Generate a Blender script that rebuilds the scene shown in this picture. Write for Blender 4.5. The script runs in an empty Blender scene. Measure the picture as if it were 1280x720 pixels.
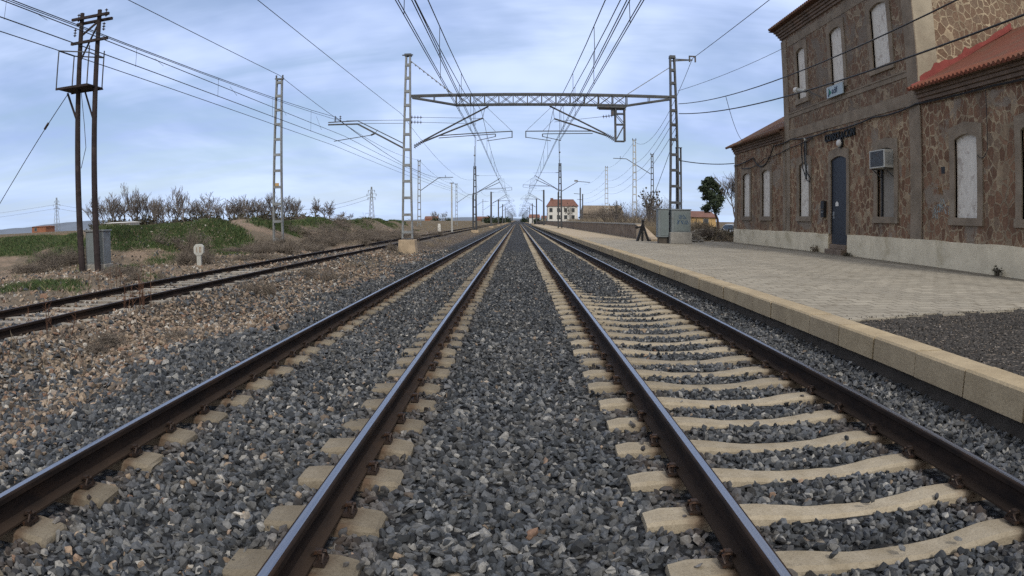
import bpy, bmesh, math, random
import numpy as np
from mathutils import Vector, Matrix
random.seed(7); RNG = np.random.default_rng(7)
R = math.radians
SC = bpy.context.scene
COL = SC.collection

# ------------------------------------------------------------------ helpers
class MB:
    """collects boxes, bars, tubes and polygons into one mesh"""
    def __init__(s): s.v, s.f, s.m = [], [], []
    def add(s, vs, fs, mi=0):
        n = len(s.v); s.v += [tuple(v) for v in vs]
        s.f += [tuple(i + n for i in f) for f in fs]; s.m += [mi] * len(fs); return s
    def box(s, x0, x1, y0, y1, z0, z1, mi=0):
        return s.add([(x0,y0,z0),(x1,y0,z0),(x1,y1,z0),(x0,y1,z0),(x0,y0,z1),(x1,y0,z1),(x1,y1,z1),(x0,y1,z1)],
                     [(0,3,2,1),(4,5,6,7),(0,1,5,4),(1,2,6,5),(2,3,7,6),(3,0,4,7)], mi)
    def bar(s, p, q, w, h=None, mi=0, up=(0,0,1)):
        h = h or w; p = Vector(p); q = Vector(q); d = (q - p).normalized()
        u = Vector(up)
        if abs(d.dot(u)) > .98: u = Vector((0,1,0))
        a = d.cross(u).normalized() * w / 2; b = a.cross(d).normalized() * h / 2
        vs = [p-a-b, p+a-b, p+a+b, p-a+b, q-a-b, q+a-b, q+a+b, q-a+b]
        return s.add(vs, [(0,3,2,1),(4,5,6,7),(0,1,5,4),(1,2,6,5),(2,3,7,6),(3,0,4,7)], mi)
    def tube(s, pts, r, n=6, mi=0, caps=True):
        pts = [Vector(p) for p in pts]
        rs = r if isinstance(r, (list, tuple)) else [r] * len(pts)
        vs, fs = [], []
        a0 = None
        for i, p in enumerate(pts):
            d = (pts[min(i+1, len(pts)-1)] - pts[max(i-1, 0)]).normalized()
            u = Vector((0,0,1)) if abs(d.z) < .95 else Vector((1,0,0))
            a = d.cross(u).normalized(); b = a.cross(d).normalized()
            for k in range(n):
                t = 2 * math.pi * k / n
                vs.append(p + (a * math.cos(t) + b * math.sin(t)) * rs[i])
        for i in range(len(pts) - 1):
            for k in range(n):
                k2 = (k + 1) % n
                fs.append((i*n+k, i*n+k2, (i+1)*n+k2, (i+1)*n+k))
        if caps:
            fs.append(tuple(range(n))[::-1]); fs.append(tuple((len(pts)-1)*n + k for k in range(n)))
        return s.add(vs, fs, mi)
    def prism(s, poly, axis, a, b, mi=0):
        """polygon (2D) extruded along an axis from a to b"""
        n = len(poly)
        def P(u, v, w):
            return {'x': (w,u,v), 'y': (u,w,v), 'z': (u,v,w)}[axis]
        vs = [P(u, v, a) for u, v in poly] + [P(u, v, b) for u, v in poly]
        fs = [tuple(range(n))[::-1], tuple(range(n, 2*n))]
        fs += [(i, (i+1) % n, n + (i+1) % n, n + i) for i in range(n)]
        return s.add(vs, fs, mi)
    def ball(s, c, r, n=8, m=6, mi=0, sx=1, sy=1, sz=1):
        vs = [(c[0], c[1], c[2] - r*sz)]
        for i in range(1, m):
            t = math.pi * i / m - math.pi / 2
            for k in range(n):
                p = 2 * math.pi * k / n
                vs.append((c[0] + r*sx*math.cos(t)*math.cos(p), c[1] + r*sy*math.cos(t)*math.sin(p), c[2] + r*sz*math.sin(t)))
        vs.append((c[0], c[1], c[2] + r*sz)); fs = []
        for k in range(n): fs.append((0, 1 + (k+1) % n, 1 + k))
        for i in range(m - 2):
            for k in range(n): fs.append((1+i*n+k, 1+i*n+(k+1) % n, 1+(i+1)*n+(k+1) % n, 1+(i+1)*n+k))
        l = len(vs) - 1
        for k in range(n): fs.append((l, 1+(m-2)*n+k, 1+(m-2)*n+(k+1) % n))
        return s.add(vs, fs, mi)
    def build(s, name, mats, parent=None, loc=(0,0,0), smooth=False, bevel=0, fixn=True):
        me = bpy.data.meshes.new(name); me.from_pydata(s.v, [], s.f)
        for m in (mats if isinstance(mats, (list, tuple)) else [mats]): me.materials.append(m)
        me.polygons.foreach_set('material_index', s.m)
        if smooth: me.polygons.foreach_set('use_smooth', [True] * len(s.f))
        if fixn:
            bm = bmesh.new(); bm.from_mesh(me); bmesh.ops.recalc_face_normals(bm, faces=bm.faces)
            if bevel:
                bmesh.ops.remove_doubles(bm, verts=bm.verts, dist=1e-5)
                bmesh.ops.bevel(bm, geom=list(bm.edges), offset=bevel, segments=1, affect='EDGES', clamp_overlap=True)
            bm.to_mesh(me); bm.free()
        me.update()
        o = bpy.data.objects.new(name, me); COL.objects.link(o)
        o.location = loc
        if parent: o.parent = parent
        return o

def npmesh(name, V, F, mats, parent=None, smooth=False):
    """V (n,3), F (m,3) numpy triangles -> object"""
    me = bpy.data.meshes.new(name)
    n, m = len(V), len(F)
    me.vertices.add(n); me.vertices.foreach_set('co', np.asarray(V, np.float32).ravel())
    me.loops.add(m*3); me.loops.foreach_set('vertex_index', np.asarray(F, np.int32).ravel())
    me.polygons.add(m); me.polygons.foreach_set('loop_start', np.arange(0, m*3, 3, dtype=np.int32))
    for k in (mats if isinstance(mats, (list, tuple)) else [mats]): me.materials.append(k)
    me.update(calc_edges=True)
    me.polygons.foreach_set('use_smooth', [smooth]*m)
    o = bpy.data.objects.new(name, me); COL.objects.link(o)
    if parent: o.parent = parent
    return o

def tag(o, label=None, cat=None, group=None, kind=None):
    if label: o['label'] = label
    if cat: o['category'] = cat
    if group: o['group'] = group
    if kind: o['kind'] = kind
    return o
def thing(name, label, cat, loc=(0,0,0), rz=0, group=None):
    o = bpy.data.objects.new(name, None); COL.objects.link(o)
    o.location = loc; o.rotation_euler = (0,0,rz); o.empty_display_size = .2
    return tag(o, label, cat, group)
ORD = 'first second third fourth fifth sixth seventh eighth ninth tenth eleventh twelfth thirteenth fourteenth fifteenth sixteenth seventeenth eighteenth nineteenth twentieth'.split()
ORD += ['twenty-' + o_ for o_ in ORD[:9]] + ['thirtieth'] + ['thirty-' + o_ for o_ in ORD[:9]] + ['fortieth'] + ['forty-' + o_ for o_ in ORD[:9]]
def label_row(objs, fmt, desc=None):
    """labels a row of look-alikes by their order from left to right"""
    objs = sorted(objs, key=lambda o: o.location.x / o.location.y)
    for i, o in enumerate(objs): o['label'] = fmt.format(ORD[i]) if desc is None else desc(i, o)
def dup(root, loc, rz=None, label=None, group=None, scale=None, kids=True):
    def cp(o, par):
        c = o.copy(); COL.objects.link(c); c.parent = par
        if kids:
            for ch in list(o.children): cp(ch, c)
        return c
    r = cp(root, None); r.location = loc
    if rz is not None: r.rotation_euler = (0,0,rz)
    if label: r['label'] = label
    if group: r['group'] = group
    if scale: r.scale = scale
    return r

# ------------------------------------------------------------------ node helpers
class N:
    def __init__(s, name):
        s.m = bpy.data.materials.new(name); s.m.use_nodes = True
        s.t = s.m.node_tree; s.t.nodes.clear()
        s.out = s.n('ShaderNodeOutputMaterial'); s.b = s.n('ShaderNodeBsdfPrincipled')
        s.l(s.b.outputs[0], s.out.inputs[0])
    def n(s, typ, **kw):
        x = s.t.nodes.new(typ)
        for k, v in kw.items():
            setattr(x, k, v)
        return x
    def l(s, a, b): s.t.links.new(a, b)
    def put(s, sock, v):
        if hasattr(v, 'links'): s.l(v, sock)
        else: sock.default_value = v
    def pos(s): return s.n('ShaderNodeNewGeometry').outputs['Position']
    def obj(s): return s.n('ShaderNodeTexCoord').outputs['Object']
    def scale(s, vec, sc):
        x = s.n('ShaderNodeMapping'); s.l(vec, x.inputs[0]); x.inputs['Scale'].default_value = sc; return x.outputs[0]
    def noise(s, vec, sc, det=4, rough=.6, dist=0):
        x = s.n('ShaderNodeTexNoise'); s.l(vec, x.inputs['Vector']); x.inputs['Scale'].default_value = sc
        x.inputs['Detail'].default_value = det; x.inputs['Roughness'].default_value = rough; x.inputs['Distortion'].default_value = dist
        return x.outputs['Fac']
    def vor(s, vec, sc, feature='F1', rnd=1):
        x = s.n('ShaderNodeTexVoronoi', feature=feature); s.l(vec, x.inputs['Vector']); x.inputs['Scale'].default_value = sc
        x.inputs['Randomness'].default_value = rnd
        return x
    def ramp(s, fac, stops, interp='LINEAR'):
        x = s.n('ShaderNodeValToRGB'); s.l(fac, x.inputs[0]); cr = x.color_ramp; cr.interpolation = interp
        while len(cr.elements) < len(stops): cr.elements.new(.5)
        for e, (p, c) in zip(cr.elements, stops):
            e.position = p; e.color = (*c, 1) if isinstance(c, (tuple, list)) else (c, c, c, 1)
        return x.outputs[0]
    def mix(s, fac, a, b, mode='MIX'):
        x = s.n('ShaderNodeMix', data_type='RGBA', blend_type=mode)
        s.put(x.inputs[0], fac)
        for i, v in ((6, a), (7, b)):
            if isinstance(v, (tuple, list)): v = (*v[:3], 1)
            s.put(x.inputs[i], v)
        return x.outputs[2]
    def math(s, op, a, b=0., c=None, clamp=False):
        x = s.n('ShaderNodeMath', operation=op, use_clamp=clamp); s.put(x.inputs[0], a); s.put(x.inputs[1], b)
        if c is not None: s.put(x.inputs[2], c)
        return x.outputs[0]
    def mrange(s, v, a, b, c=0., d=1., smooth=True):
        x = s.n('ShaderNodeMapRange', interpolation_type='SMOOTHSTEP' if smooth else 'LINEAR')
        s.put(x.inputs[0], v)
        for i, k in ((1,a),(2,b),(3,c),(4,d)): x.inputs[i].default_value = k
        return x.outputs[0]
    def xyz(s, v):
        x = s.n('ShaderNodeSeparateXYZ'); s.l(v, x.inputs[0]); return x.outputs
    def comb(s, a, b, c):
        x = s.n('ShaderNodeCombineXYZ'); s.put(x.inputs[0], a); s.put(x.inputs[1], b); s.put(x.inputs[2], c); return x.outputs[0]
    def bump(s, h, strength=.4, dist=.02):
        x = s.n('ShaderNodeBump'); s.l(h, x.inputs['Height']); x.inputs['Strength'].default_value = strength
        x.inputs['Distance'].default_value = dist; s.l(x.outputs[0], s.b.inputs['Normal']); return x
    def fin(s, col=None, rough=.8, metal=0., spec=.3):
        if col is not None:
            if isinstance(col, (tuple, list)): col = (*col, 1)
            s.put(s.b.inputs['Base Color'], col)
        s.put(s.b.inputs['Roughness'], rough); s.put(s.b.inputs['Metallic'], metal)
        s.put(s.b.inputs['Specular IOR Level'], spec); return s.m

def M(name, col, rough=.8, var=.25, scale=4., bump=.25, bdist=.01, metal=0., col2=None, fine=40., spec=.3, rnd=0.):
    """weathered plain surface: two noise scales of colour, fine bump"""
    k = N(name); v = k.obj()
    a = tuple(c * (1 - var) for c in col); b = tuple(c * (1 + var) for c in col)
    n1 = k.noise(v, scale, 5, .65); n2 = k.noise(v, fine, 3, .6)
    c = k.mix(k.mrange(n1, .3, .7), a, b)
    if col2: c = k.mix(k.mrange(k.noise(v, scale * .7, 6, .7, .4), .52, .66), c, col2)
    c = k.mix(k.math('MULTIPLY', n2, .5), c, tuple(x * .6 for x in col))
    if rnd:
        r = k.n('ShaderNodeObjectInfo').outputs['Random']
        hsv = k.n('ShaderNodeHueSaturation'); k.l(c, hsv.inputs['Color']); k.l(k.mrange(r, 0, 1, 1 - rnd, 1 + rnd, False), hsv.inputs['Value']); c = hsv.outputs[0]
    if bump: k.bump(k.math('ADD', n2, n1), bump, bdist)
    return k.fin(c, rough, metal, spec)

def island(name, stops, rough=.85, interp='LINEAR', spec=.25, texscale=60, rails=False):
    """every loose piece gets its own colour of the ramp"""
    k = N(name); r = k.n('ShaderNodeNewGeometry').outputs['Random Per Island']
    c = k.ramp(r, stops, interp)
    n = k.noise(k.obj(), texscale, 3, .7)
    c = k.mix(k.mrange(n, .25, .75, 0, .55), c, (0.02, .02, .02), 'MIX')
    if rails:
        p = k.pos(); X = k.xyz(p)[0]; big = k.noise(p, .9, 4, .6); md = k.noise(p, 4.5, 4, .7)
        c = k.mix(k.mrange(big, .35, .65, 0, .45), c, k.mix(.5, c, (.055,.052,.047)))
        d = None
        for xr in (1.062, 2.802, -1.012, -2.752):
            q = k.math('ABSOLUTE', k.math('SUBTRACT', X, xr)); d = q if d is None else k.math('MINIMUM', d, q)
        c = k.mix(k.math('MULTIPLY', k.mrange(d, .08, .42, .55, 0), k.mrange(md, .3, .6)), c, (.075,.05,.035))
    return k.fin(c, rough, 0, spec)

MAT = {}
def mats():
    m = MAT
    m['galv'] = M('galvanised_steel', (.24,.255,.265), .55, .2, 3, .1, metal=.3, col2=(.17,.16,.15))
    m['galv_mid'] = M('dull_steel', (.085,.092,.10), .55, .2, 3, .1, metal=.3, col2=(.075,.07,.068))
    m['galv_dark'] = M('dark_steel', (.085,.092,.10), .6, .25, 4, .1, metal=.3, col2=(.12,.08,.06))
    m['tar'] = M('tarred_steel', (.055,.058,.065), .6, .25, 4, .1, metal=.2)
    m['galv_light'] = M('pale_mast_paint', (.42,.43,.42), .7, .15, 2, .1)
    m['wire'] = M('wire_metal', (.025,.027,.03), .55, .1, 5, 0, metal=.4)
    m['cable'] = M('cable_black', (.02,.02,.022), .6, .1, 5, 0)
    m['insul'] = M('insulator_brown', (.045,.03,.028), .3, .1, 8, 0, spec=.6)
    k = N('rail_rust'); v = k.obj(); vs = k.scale(v, (1, .35, 1)); n = k.noise(vs, 7, 7, .72, .4); f = k.noise(v, 90, 4, .75); z = k.xyz(v)[2]
    c = k.mix(k.mrange(n, .35, .65), (.015,.012,.0115), (.030,.021,.017)); c = k.mix(k.mrange(k.noise(vs, 2.2, 6, .7), .52, .68, 0, .7), c, (.045,.027,.018))
    c = k.mix(k.mrange(f, .5, .8, 0, .6), c, (.009,.008,.008)); c = k.mix(k.mrange(z, -.13, -.165, 0, .45), c, (.06,.042,.03))
    k.bump(k.math('ADD', n, f), .55, .004); m['rust_rail'] = k.fin(c, .8, 0, .08)
    m['rust_rail'].node_tree.nodes['Principled BSDF'].inputs['Specular IOR Level'].default_value = .08
    k = N('rail_polished'); v = k.obj()
    st = k.noise(k.scale(v, (60, .6, 1)), 1.0, 4, .6)
    k.fin(k.mix(st, (.16,.17,.19), (.36,.38,.42)), k.mrange(st, .3, .7, .24, .42), .9, .5); m['polished'] = k.m
    m['old_head'] = M('old_rail_head', (.10,.085,.08), .5, .3, 6, .1, metal=.5)
    def slp(name, c1, c2, dark):
        k = N(name); v = k.obj(); x = k.xyz(v); n = k.noise(v, 5, 6, .7); f = k.noise(v, 70, 3, .65); pit = k.vor(v, 46, 'F1').outputs['Distance']
        c = k.mix(k.mrange(n, .3, .7), c1, c2); c = k.mix(k.mrange(f, .45, .8, 0, .5), c, dark); c = k.mix(k.mrange(pit, .05, .2, .55, 0), c, dark)
        d = k.math('ABSOLUTE', k.math('SUBTRACT', k.math('ABSOLUTE', x[0]), .87))
        ru = k.math('MULTIPLY', k.mrange(d, .06, .20, 1, 0), k.mrange(n, .3, .6, .25, .85)); c = k.mix(ru, c, (.085,.05,.032))
        r = k.n('ShaderNodeObjectInfo').outputs['Random']; hsv = k.n('ShaderNodeHueSaturation'); k.l(c, hsv.inputs['Color']); k.l(k.mrange(r, 0, 1, .82, 1.12, False), hsv.inputs['Value'])
        k.bump(k.math('ADD', f, k.math('ADD', n, k.math('MULTIPLY', pit, .5))), .6, .006); return k.fin(hsv.outputs[0], .92, 0, .15)
    m['sleeper'] = slp('sleeper_concrete', (.35,.305,.235), (.26,.22,.16), (.13,.105,.075))
    m['twin'] = slp('twin_block_concrete', (.225,.195,.15), (.165,.14,.105), (.08,.068,.05))
    m['old_sleeper'] = M('old_sleeper', (.27,.245,.21), .95, .25, 6, .6, .01, col2=(.19,.165,.14), fine=60, rnd=.25)
    m['clip'] = M('fastener_steel', (.045,.032,.027), .6, .4, 30, .2, metal=.4, col2=(.09,.045,.025))
    m['core'] = M('kerb_mortar_shade', (.075,.065,.055), .95, .3, 3, .4)  # dark joint mortar; its tone also paints the shade under the kerb
    m['concrete'] = M('weathered_concrete', (.27,.26,.24), .9, .2, 3, .5, .01, col2=(.2,.19,.175))
    m['found'] = M('mast_base_concrete', (.42,.33,.23), .9, .2, 3, .5, .01, col2=(.3,.22,.15))
    m['cabinet'] = M('cabinet_grey', (.17,.195,.205), .6, .12, 2, .05, col2=(.14,.15,.15))
    m['cab_door'] = M('cabinet_door_grey', (.15,.18,.185), .55, .12, 2, .05)
    m['wood'] = M('creosoted_timber', (.030,.022,.023), .85, .35, 3, .4, .01, col2=(.055,.042,.04))
    m['render'] = M('grey_render', (.205,.165,.125), .95, .25, 1.2, .7, .02, col2=(.26,.22,.17), fine=25)
    m['render_pale'] = M('pale_render', (.33,.29,.22), .95, .2, 1.2, .5, .02, col2=(.25,.21,.16), fine=25)
    m['plinth'] = M('plinth_render', (.64,.57,.43), .95, .13, 1.3, .4, .01, col2=(.46,.40,.28), fine=20)
    m['cornice'] = M('cornice_stone', (.15,.11,.085), .95, .3, 1.5, .6, .02, col2=(.20,.13,.095), fine=20)
    m['door'] = M('blue_grey_metal_door', (.020,.024,.033), .5, .12, 1.5, .05)
    m['redpaint'] = M('red_waterproofing', (.22,.05,.042), .8, .2, 2, .3)
    m['white'] = M('white_paint', (.62,.61,.58), .6, .06, 2, .05)
    m['offwhite'] = M('old_white_plastic', (.42,.42,.39), .6, .15, 3, .05)
    m['black'] = M('black_paint', (.018,.018,.02), .6, .2, 4, .05)
    m['glass'] = M('dark_glass', (.03,.035,.04), .12, .1, 2, 0, spec=.6)
    m['sign'] = M('sign_panel', (.36,.43,.47), .5, .05, 2, 0)
    m['navy'] = M('sign_navy', (.02,.035,.07), .5, .05, 2, 0)
    m['green'] = M('sign_green', (.01,.16,.10), .5, .05, 2, 0)
    m['letter'] = M('letter_black', (.012,.014,.016), .6, .1, 4, 0)
    m['graffiti'] = M('graffiti_blue', (.05,.10,.19), .7, .2, 4, 0)
    m['graffiti_pale'] = M('graffiti_pale', (.26,.31,.33), .8, .2, 4, 0)
    m['graffiti_rust'] = M('graffiti_ochre', (.22,.12,.055), .8, .2, 4, 0)
    m['bark'] = M('bare_bark', (.13,.112,.10), .95, .3, 4, .3)
    m['bark_pine'] = M('pine_bark', (.07,.05,.04), .95, .3, 4, .3)
    m['brick'] = M('dock_brickwork', (.17,.13,.10), .95, .3, 1.2, .8, .03, col2=(.24,.195,.15), fine=10)
    m['car'] = M('white_car_paint', (.62,.64,.66), .3, .04, 1, 0, spec=.6)
    m['tyre'] = M('tyre_rubber', (.02,.02,.02), .8, .1, 4, 0)
    m['roof_far'] = M('far_roof_tiles', (.175,.09,.07), .9, .2, 1, .3, .05)
    m['ochre'] = M('ochre_wall', (.46,.31,.14), .9, .1, 1, .1)
    m['red_wall'] = M('ruined_brick', (.28,.12,.07), .95, .25, 1, .3, .05)
    # infill of bricked-up windows: peeling whitewash
    k = N('peeling_whitewash'); v = k.obj()
    n = k.noise(v, 3.2, 8, .72, .3); n2 = k.noise(k.scale(v, (1,1.6,.7)), 5.5, 6, .7)
    c = k.mix(k.mrange(n2, .35, .65), (.58,.55,.50), (.50,.475,.43))
    c = k.mix(k.mrange(n, .55, .60, 0, .62), c, (.29,.25,.225)); k.bump(n, .3, .01); k.fin(c, .9); m['whitewash'] = k.m
    k = N('green_shutter'); v = k.obj(); n = k.noise(v, 3, 5)
    k.fin(k.mix(n, (.16,.21,.14), (.24,.28,.17)), .8); m['greenpanel'] = k.m
    k = N('grey_board'); v = k.obj(); n = k.noise(v, 2, 5)
    k.fin(k.mix(n, (.17,.155,.135), (.23,.21,.18)), .85); m['board'] = k.m
    # random-rubble masonry
    def masonry(name, mort, stones, sc=2.55, patch=.56, pcol=(.15,.13,.11)):
        k = N(name); v = k.obj()
        w = k.n('ShaderNodeTexNoise'); k.l(v, w.inputs['Vector']); w.inputs['Scale'].default_value = 3.4; w.inputs['Detail'].default_value = 5; w.inputs['Roughness'].default_value = .62
        vv = k.mix(.15, v, w.outputs['Color'], 'ADD')
        vv = k.scale(vv, (.9, 1.1, .82))
        e = k.vor(vv, sc, 'DISTANCE_TO_EDGE', 1).outputs['Distance']
        cc = k.vor(vv, sc, 'F1', 1).outputs['Color']; q = k.xyz(cc)
        st = k.ramp(q[0], stones)
        fine = k.noise(v, 22, 6, .75); mid = k.noise(v, 6, 5, .7)
        st = k.mix(k.mrange(fine, .3, .75, 0, .75), st, (.055,.036,.028))
        st = k.mix(k.mrange(mid, .5, .75, 0, .3), st, mort)
        # width of the joint differs from stone to stone; some stones are smeared over with mortar
        ew = k.math('SUBTRACT', k.math('ADD', e, k.math('MULTIPLY', k.math('SUBTRACT', mid, .5), .16)), k.math('MULTIPLY', q[1], .07))
        joint = k.mrange(ew, -.005, .055)
        joint = k.math('MULTIPLY', joint, k.mrange(q[2], .84, .94, 1, .3))
        lum = k.mrange(k.noise(v, .8, 5, .7), .35, .62, .42, 1.05)
        mo = k.mix(fine, tuple(c * .6 for c in mort), tuple(c * 1.2 for c in mort)); mo = k.mix(lum, (.10,.078,.06), mo)
        c = k.mix(joint, mo, st)
        pn = k.noise(v, .42, 7, .68, .6)
        pf = k.mrange(pn, patch, patch + .05)
        pc = k.mix(k.noise(v, 1.6, 6, .7), tuple(x * .7 for x in pcol), tuple(x * 1.25 for x in pcol))
        c = k.mix(k.math('MULTIPLY', pf, .88), c, pc)
        gr = k.mrange(k.noise(k.scale(v, (1,1,.25)), 1.1, 5, .6), .45, .7, 0, .5)
        c = k.mix(k.math('MULTIPLY', gr, .7), c, (.09,.072,.06))
        h = k.math('ADD', k.math('MULTIPLY', joint, -.5), k.math('MULTIPLY', fine, .35))
        k.bump(h, .8, .03); return k.fin(c, .95, 0, .15)
    m['stone'] = masonry('rubble_masonry', (.37,.29,.195), [(0,(.15,.086,.055)),(.35,(.21,.118,.076)),(.7,(.28,.165,.105)),(1,(.225,.17,.122))], sc=3.7, patch=.575, pcol=(.22,.185,.15))
    m['stone_up'] = masonry('rubble_masonry_rendered', (.30,.24,.17), [(0,(.145,.09,.06)),(.5,(.195,.118,.08)),(1,(.17,.13,.10))], sc=3.7, patch=.5, pcol=(.16,.135,.112))
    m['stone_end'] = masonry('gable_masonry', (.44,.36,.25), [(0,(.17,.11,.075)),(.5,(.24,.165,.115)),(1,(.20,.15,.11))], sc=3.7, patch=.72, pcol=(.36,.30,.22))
    # clay tiles
    for key, dk_, lt_, li_ in (('tiles', (.07,.04,.03), (.17,.09,.06), .85), ('tiles_red', (.12,.045,.034), (.245,.095,.062), .4)):
     k = N('clay_' + key); v = k.obj(); x = k.xyz(v)
     wv = k.math('SINE', k.math('MULTIPLY', x[1], 2*math.pi/.22)); n = k.noise(v, 6, 6, .75); n2 = k.noise(v, 1.2, 4)
     row = k.math('FRACT', k.math('MULTIPLY', x[0], 2.6))
     c = k.mix(n, dk_, lt_); c = k.mix(k.mrange(n2, .45, .65, 0, li_), c, (.13,.095,.07))
     k.bump(k.math('ADD', k.math('MULTIPLY', wv, .5), k.math('MULTIPLY', row, .5)), 1, .05); k.fin(c, .9, 0, .15); m[key] = k.m
    # platform coping
    k = N('coping_stone'); v = k.obj(); n = k.noise(v, 2.2, 6, .7); f = k.noise(v, 45, 4, .7); pit = k.vor(v, 28, 'F1').outputs['Distance']
    c = k.mix(k.mrange(n, .3, .7), (.32,.255,.165), (.45,.365,.24)); c = k.mix(k.mrange(f, .45, .8, 0, .5), c, (.2,.155,.10))
    c = k.mix(k.mrange(pit, .05, .16, .5, 0), c, (.12,.1,.08))
    r = k.n('ShaderNodeNewGeometry').outputs['Random Per Island']
    c = k.mix(k.mrange(r, 0, 1, 0, .35, False), c, (.24,.20,.15)); k.bump(k.math('ADD', f, pit), .5, .006); m['kerb'] = k.fin(c, .95, 0, .15)
    # platform paving
    k = N('platform_paving'); v = k.pos(); xx = k.xyz(v)
    wob = k.noise(v, 1.4, 3); vb = k.comb(k.math('ADD', xx[0], k.math('MULTIPLY', wob, .22)), k.math('ADD', xx[1], k.math('MULTIPLY', k.noise(v, .8, 4, .6), .30)), 0.)
    br = k.n('ShaderNodeTexBrick'); k.l(vb, br.inputs['Vector']); br.inputs['Scale'].default_value = 1
    br.inputs['Brick Width'].default_value = .42; br.inputs['Row Height'].default_value = .30; br.inputs['Mortar Size'].default_value = .022
    br.inputs['Mortar Smooth'].default_value = .6; br.offset = .5
    br.inputs['Color1'].default_value = (.265,.24,.195,1); br.inputs['Color2'].default_value = (.35,.318,.26,1); br.inputs['Mortar'].default_value = (.14,.125,.10,1)
    n = k.noise(v, .55, 7, .7, .5); f = k.noise(v, 30, 4, .7)
    c = k.mix(k.mrange(n, .42, .72, 0, .75), br.outputs['Color'], (.225,.205,.17))
    c = k.mix(k.mrange(k.noise(v, 2.6, 6, .75), .54, .68, 0, .75), c, (.12,.10,.072))
    c = k.mix(k.mrange(k.noise(k.scale(v, (.35, 1.6, 1)), 1.6, 6, .75), .55, .66, 0, .6), c, (.34,.30,.24))
    c = k.mix(k.mrange(f, .45, .8, 0, .45), c, (.12,.105,.085))
    # far part of the platform is beaten sand
    c = k.mix(k.mrange(xx[1], 36, 52), c, k.mix(k.noise(v, 1.5, 6, .7), (.30,.245,.17), (.42,.35,.26)))
    # shadow of the building painted as a dark strip along its foot
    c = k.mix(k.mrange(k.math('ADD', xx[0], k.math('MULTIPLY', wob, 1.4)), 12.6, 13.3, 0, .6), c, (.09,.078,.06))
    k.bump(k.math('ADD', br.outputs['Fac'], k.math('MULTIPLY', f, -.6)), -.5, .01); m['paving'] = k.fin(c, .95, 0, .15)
    # ground
    k = N('ground_soil'); v = k.pos(); x = k.xyz(v); X, Y = x[0], x[1]
    nz = k.noise(v, .9, 5, .6); nb = k.noise(v, .16, 6, .65)
    vo = k.vor(v, 17, 'F1'); rr = k.xyz(vo.outputs['Color']); dist = vo.outputs['Distance']
    fine = k.noise(v, 55, 3, .7)
    bal = k.ramp(rr[0], [(0,(.028,.030,.034)),(.35,(.062,.067,.075)),(.7,(.105,.111,.122)),(.93,(.16,.157,.15)),(1,(.26,.22,.17))])
    bal = k.mix(k.mrange(dist, .25, .6, 0, .75), bal, (.012,.012,.013))
    vs2 = k.vor(v, 11, 'F1'); r2 = k.xyz(vs2.outputs['Color'])
    vst = k.ramp(r2[1], [(0,(.05,.047,.045)),(.35,(.095,.084,.074)),(.6,(.185,.145,.11)),(.85,(.33,.26,.195)),(1,(.52,.46,.38))])
    vst = k.mix(k.mrange(vs2.outputs['Distance'], .25, .6, 0, .8), vst, (.05,.038,.028))
    soil = k.mix(nz, (.095,.075,.06), (.165,.125,.09))
    vst = k.mix(k.mrange(k.noise(v, .45, 5, .7), .5, .7, 0, .8), vst, soil)
    Xw = k.math('ADD', X, k.math('MULTIPLY', k.math('SUBTRACT', nz, .5), 1.6))
    c = k.mix(k.mrange(Xw, -4.9, -4.1), vst, bal)
    # siding bed: fine grey-brown grit
    grit = k.mix(fine, (.06,.055,.05), (.17,.15,.13))
    sid = k.math('MULTIPLY', k.mrange(Xw, -9.9, -9.3), k.mrange(Xw, -7.0, -6.6, 1, 0))
    c = k.mix(k.math('MULTIPLY', sid, .75), c, grit)
    # bank: dry weeds, green grass, bare rubble
    dry = k.mix(k.noise(v, 3, 6, .7), (.11,.09,.07), (.21,.17,.125))
    grn = k.mix(k.noise(v, 4, 6, .7), (.030,.055,.018), (.07,.10,.035))
    rub = k.mix(k.noise(v, 5, 6, .8), (.15,.112,.086), (.34,.26,.195))
    at = k.n('ShaderNodeAttribute', attribute_name='green').outputs['Fac']
    bank = k.mix(k.mrange(k.noise(v, .33, 6, .7, .5), .47, .56), dry, rub)
    bank = k.mix(at, bank, grn)
    c = k.mix(k.mrange(Xw, -10.4, -9.6, 1, 0), c, bank)
    # field behind the bank
    field = k.mix(k.noise(v, .25, 6, .7), (.20,.125,.075), (.30,.20,.125))
    ff = k.math('MULTIPLY', k.mrange(k.math('ADD', X, k.math('MULTIPLY', k.math('SUBTRACT', nb, .5), 5)), -22.5, -19.5, 1, 0), k.mrange(Y, 27, 32))
    c = k.mix(ff, c, field)
    # far left corridor and right-hand waste ground: dry grass
    far = k.mix(k.noise(v, .12, 7, .75), (.10,.082,.055), (.19,.15,.10))
    c = k.mix(k.math('MULTIPLY', k.mrange(Y, 70, 110), k.mrange(Xw, -5.6, -4.6, 1, 0)), c, far)
    c = k.mix(k.mrange(Xw, 7.5, 8.5), c, k.mix(k.noise(v, 1.5, 6, .7), (.085,.068,.047), (.17,.135,.09)))
    k.bump(k.math('ADD', k.math('MULTIPLY', dist, -1.), k.math('MULTIPLY', fine, .3)), 1, .05)
    m['ground'] = k.fin(c, .95, 0, .1)
    k = N('gravel_patch'); v = k.pos(); vo = k.vor(v, 34, 'F1'); r = k.xyz(vo.outputs['Color'])[0]
    c = k.ramp(r, [(0,(.03,.028,.026)),(.5,(.068,.063,.058)),(.85,(.11,.10,.09)),(.95,(.22,.18,.145)),(1,(.36,.32,.28))])
    c = k.mix(k.mrange(vo.outputs['Distance'], .2, .6, 0, .7), c, (.02,.018,.016))
    k.bump(vo.outputs['Distance'], -1, .02); m['patch'] = k.fin(c, .95, 0, .15)
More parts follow.
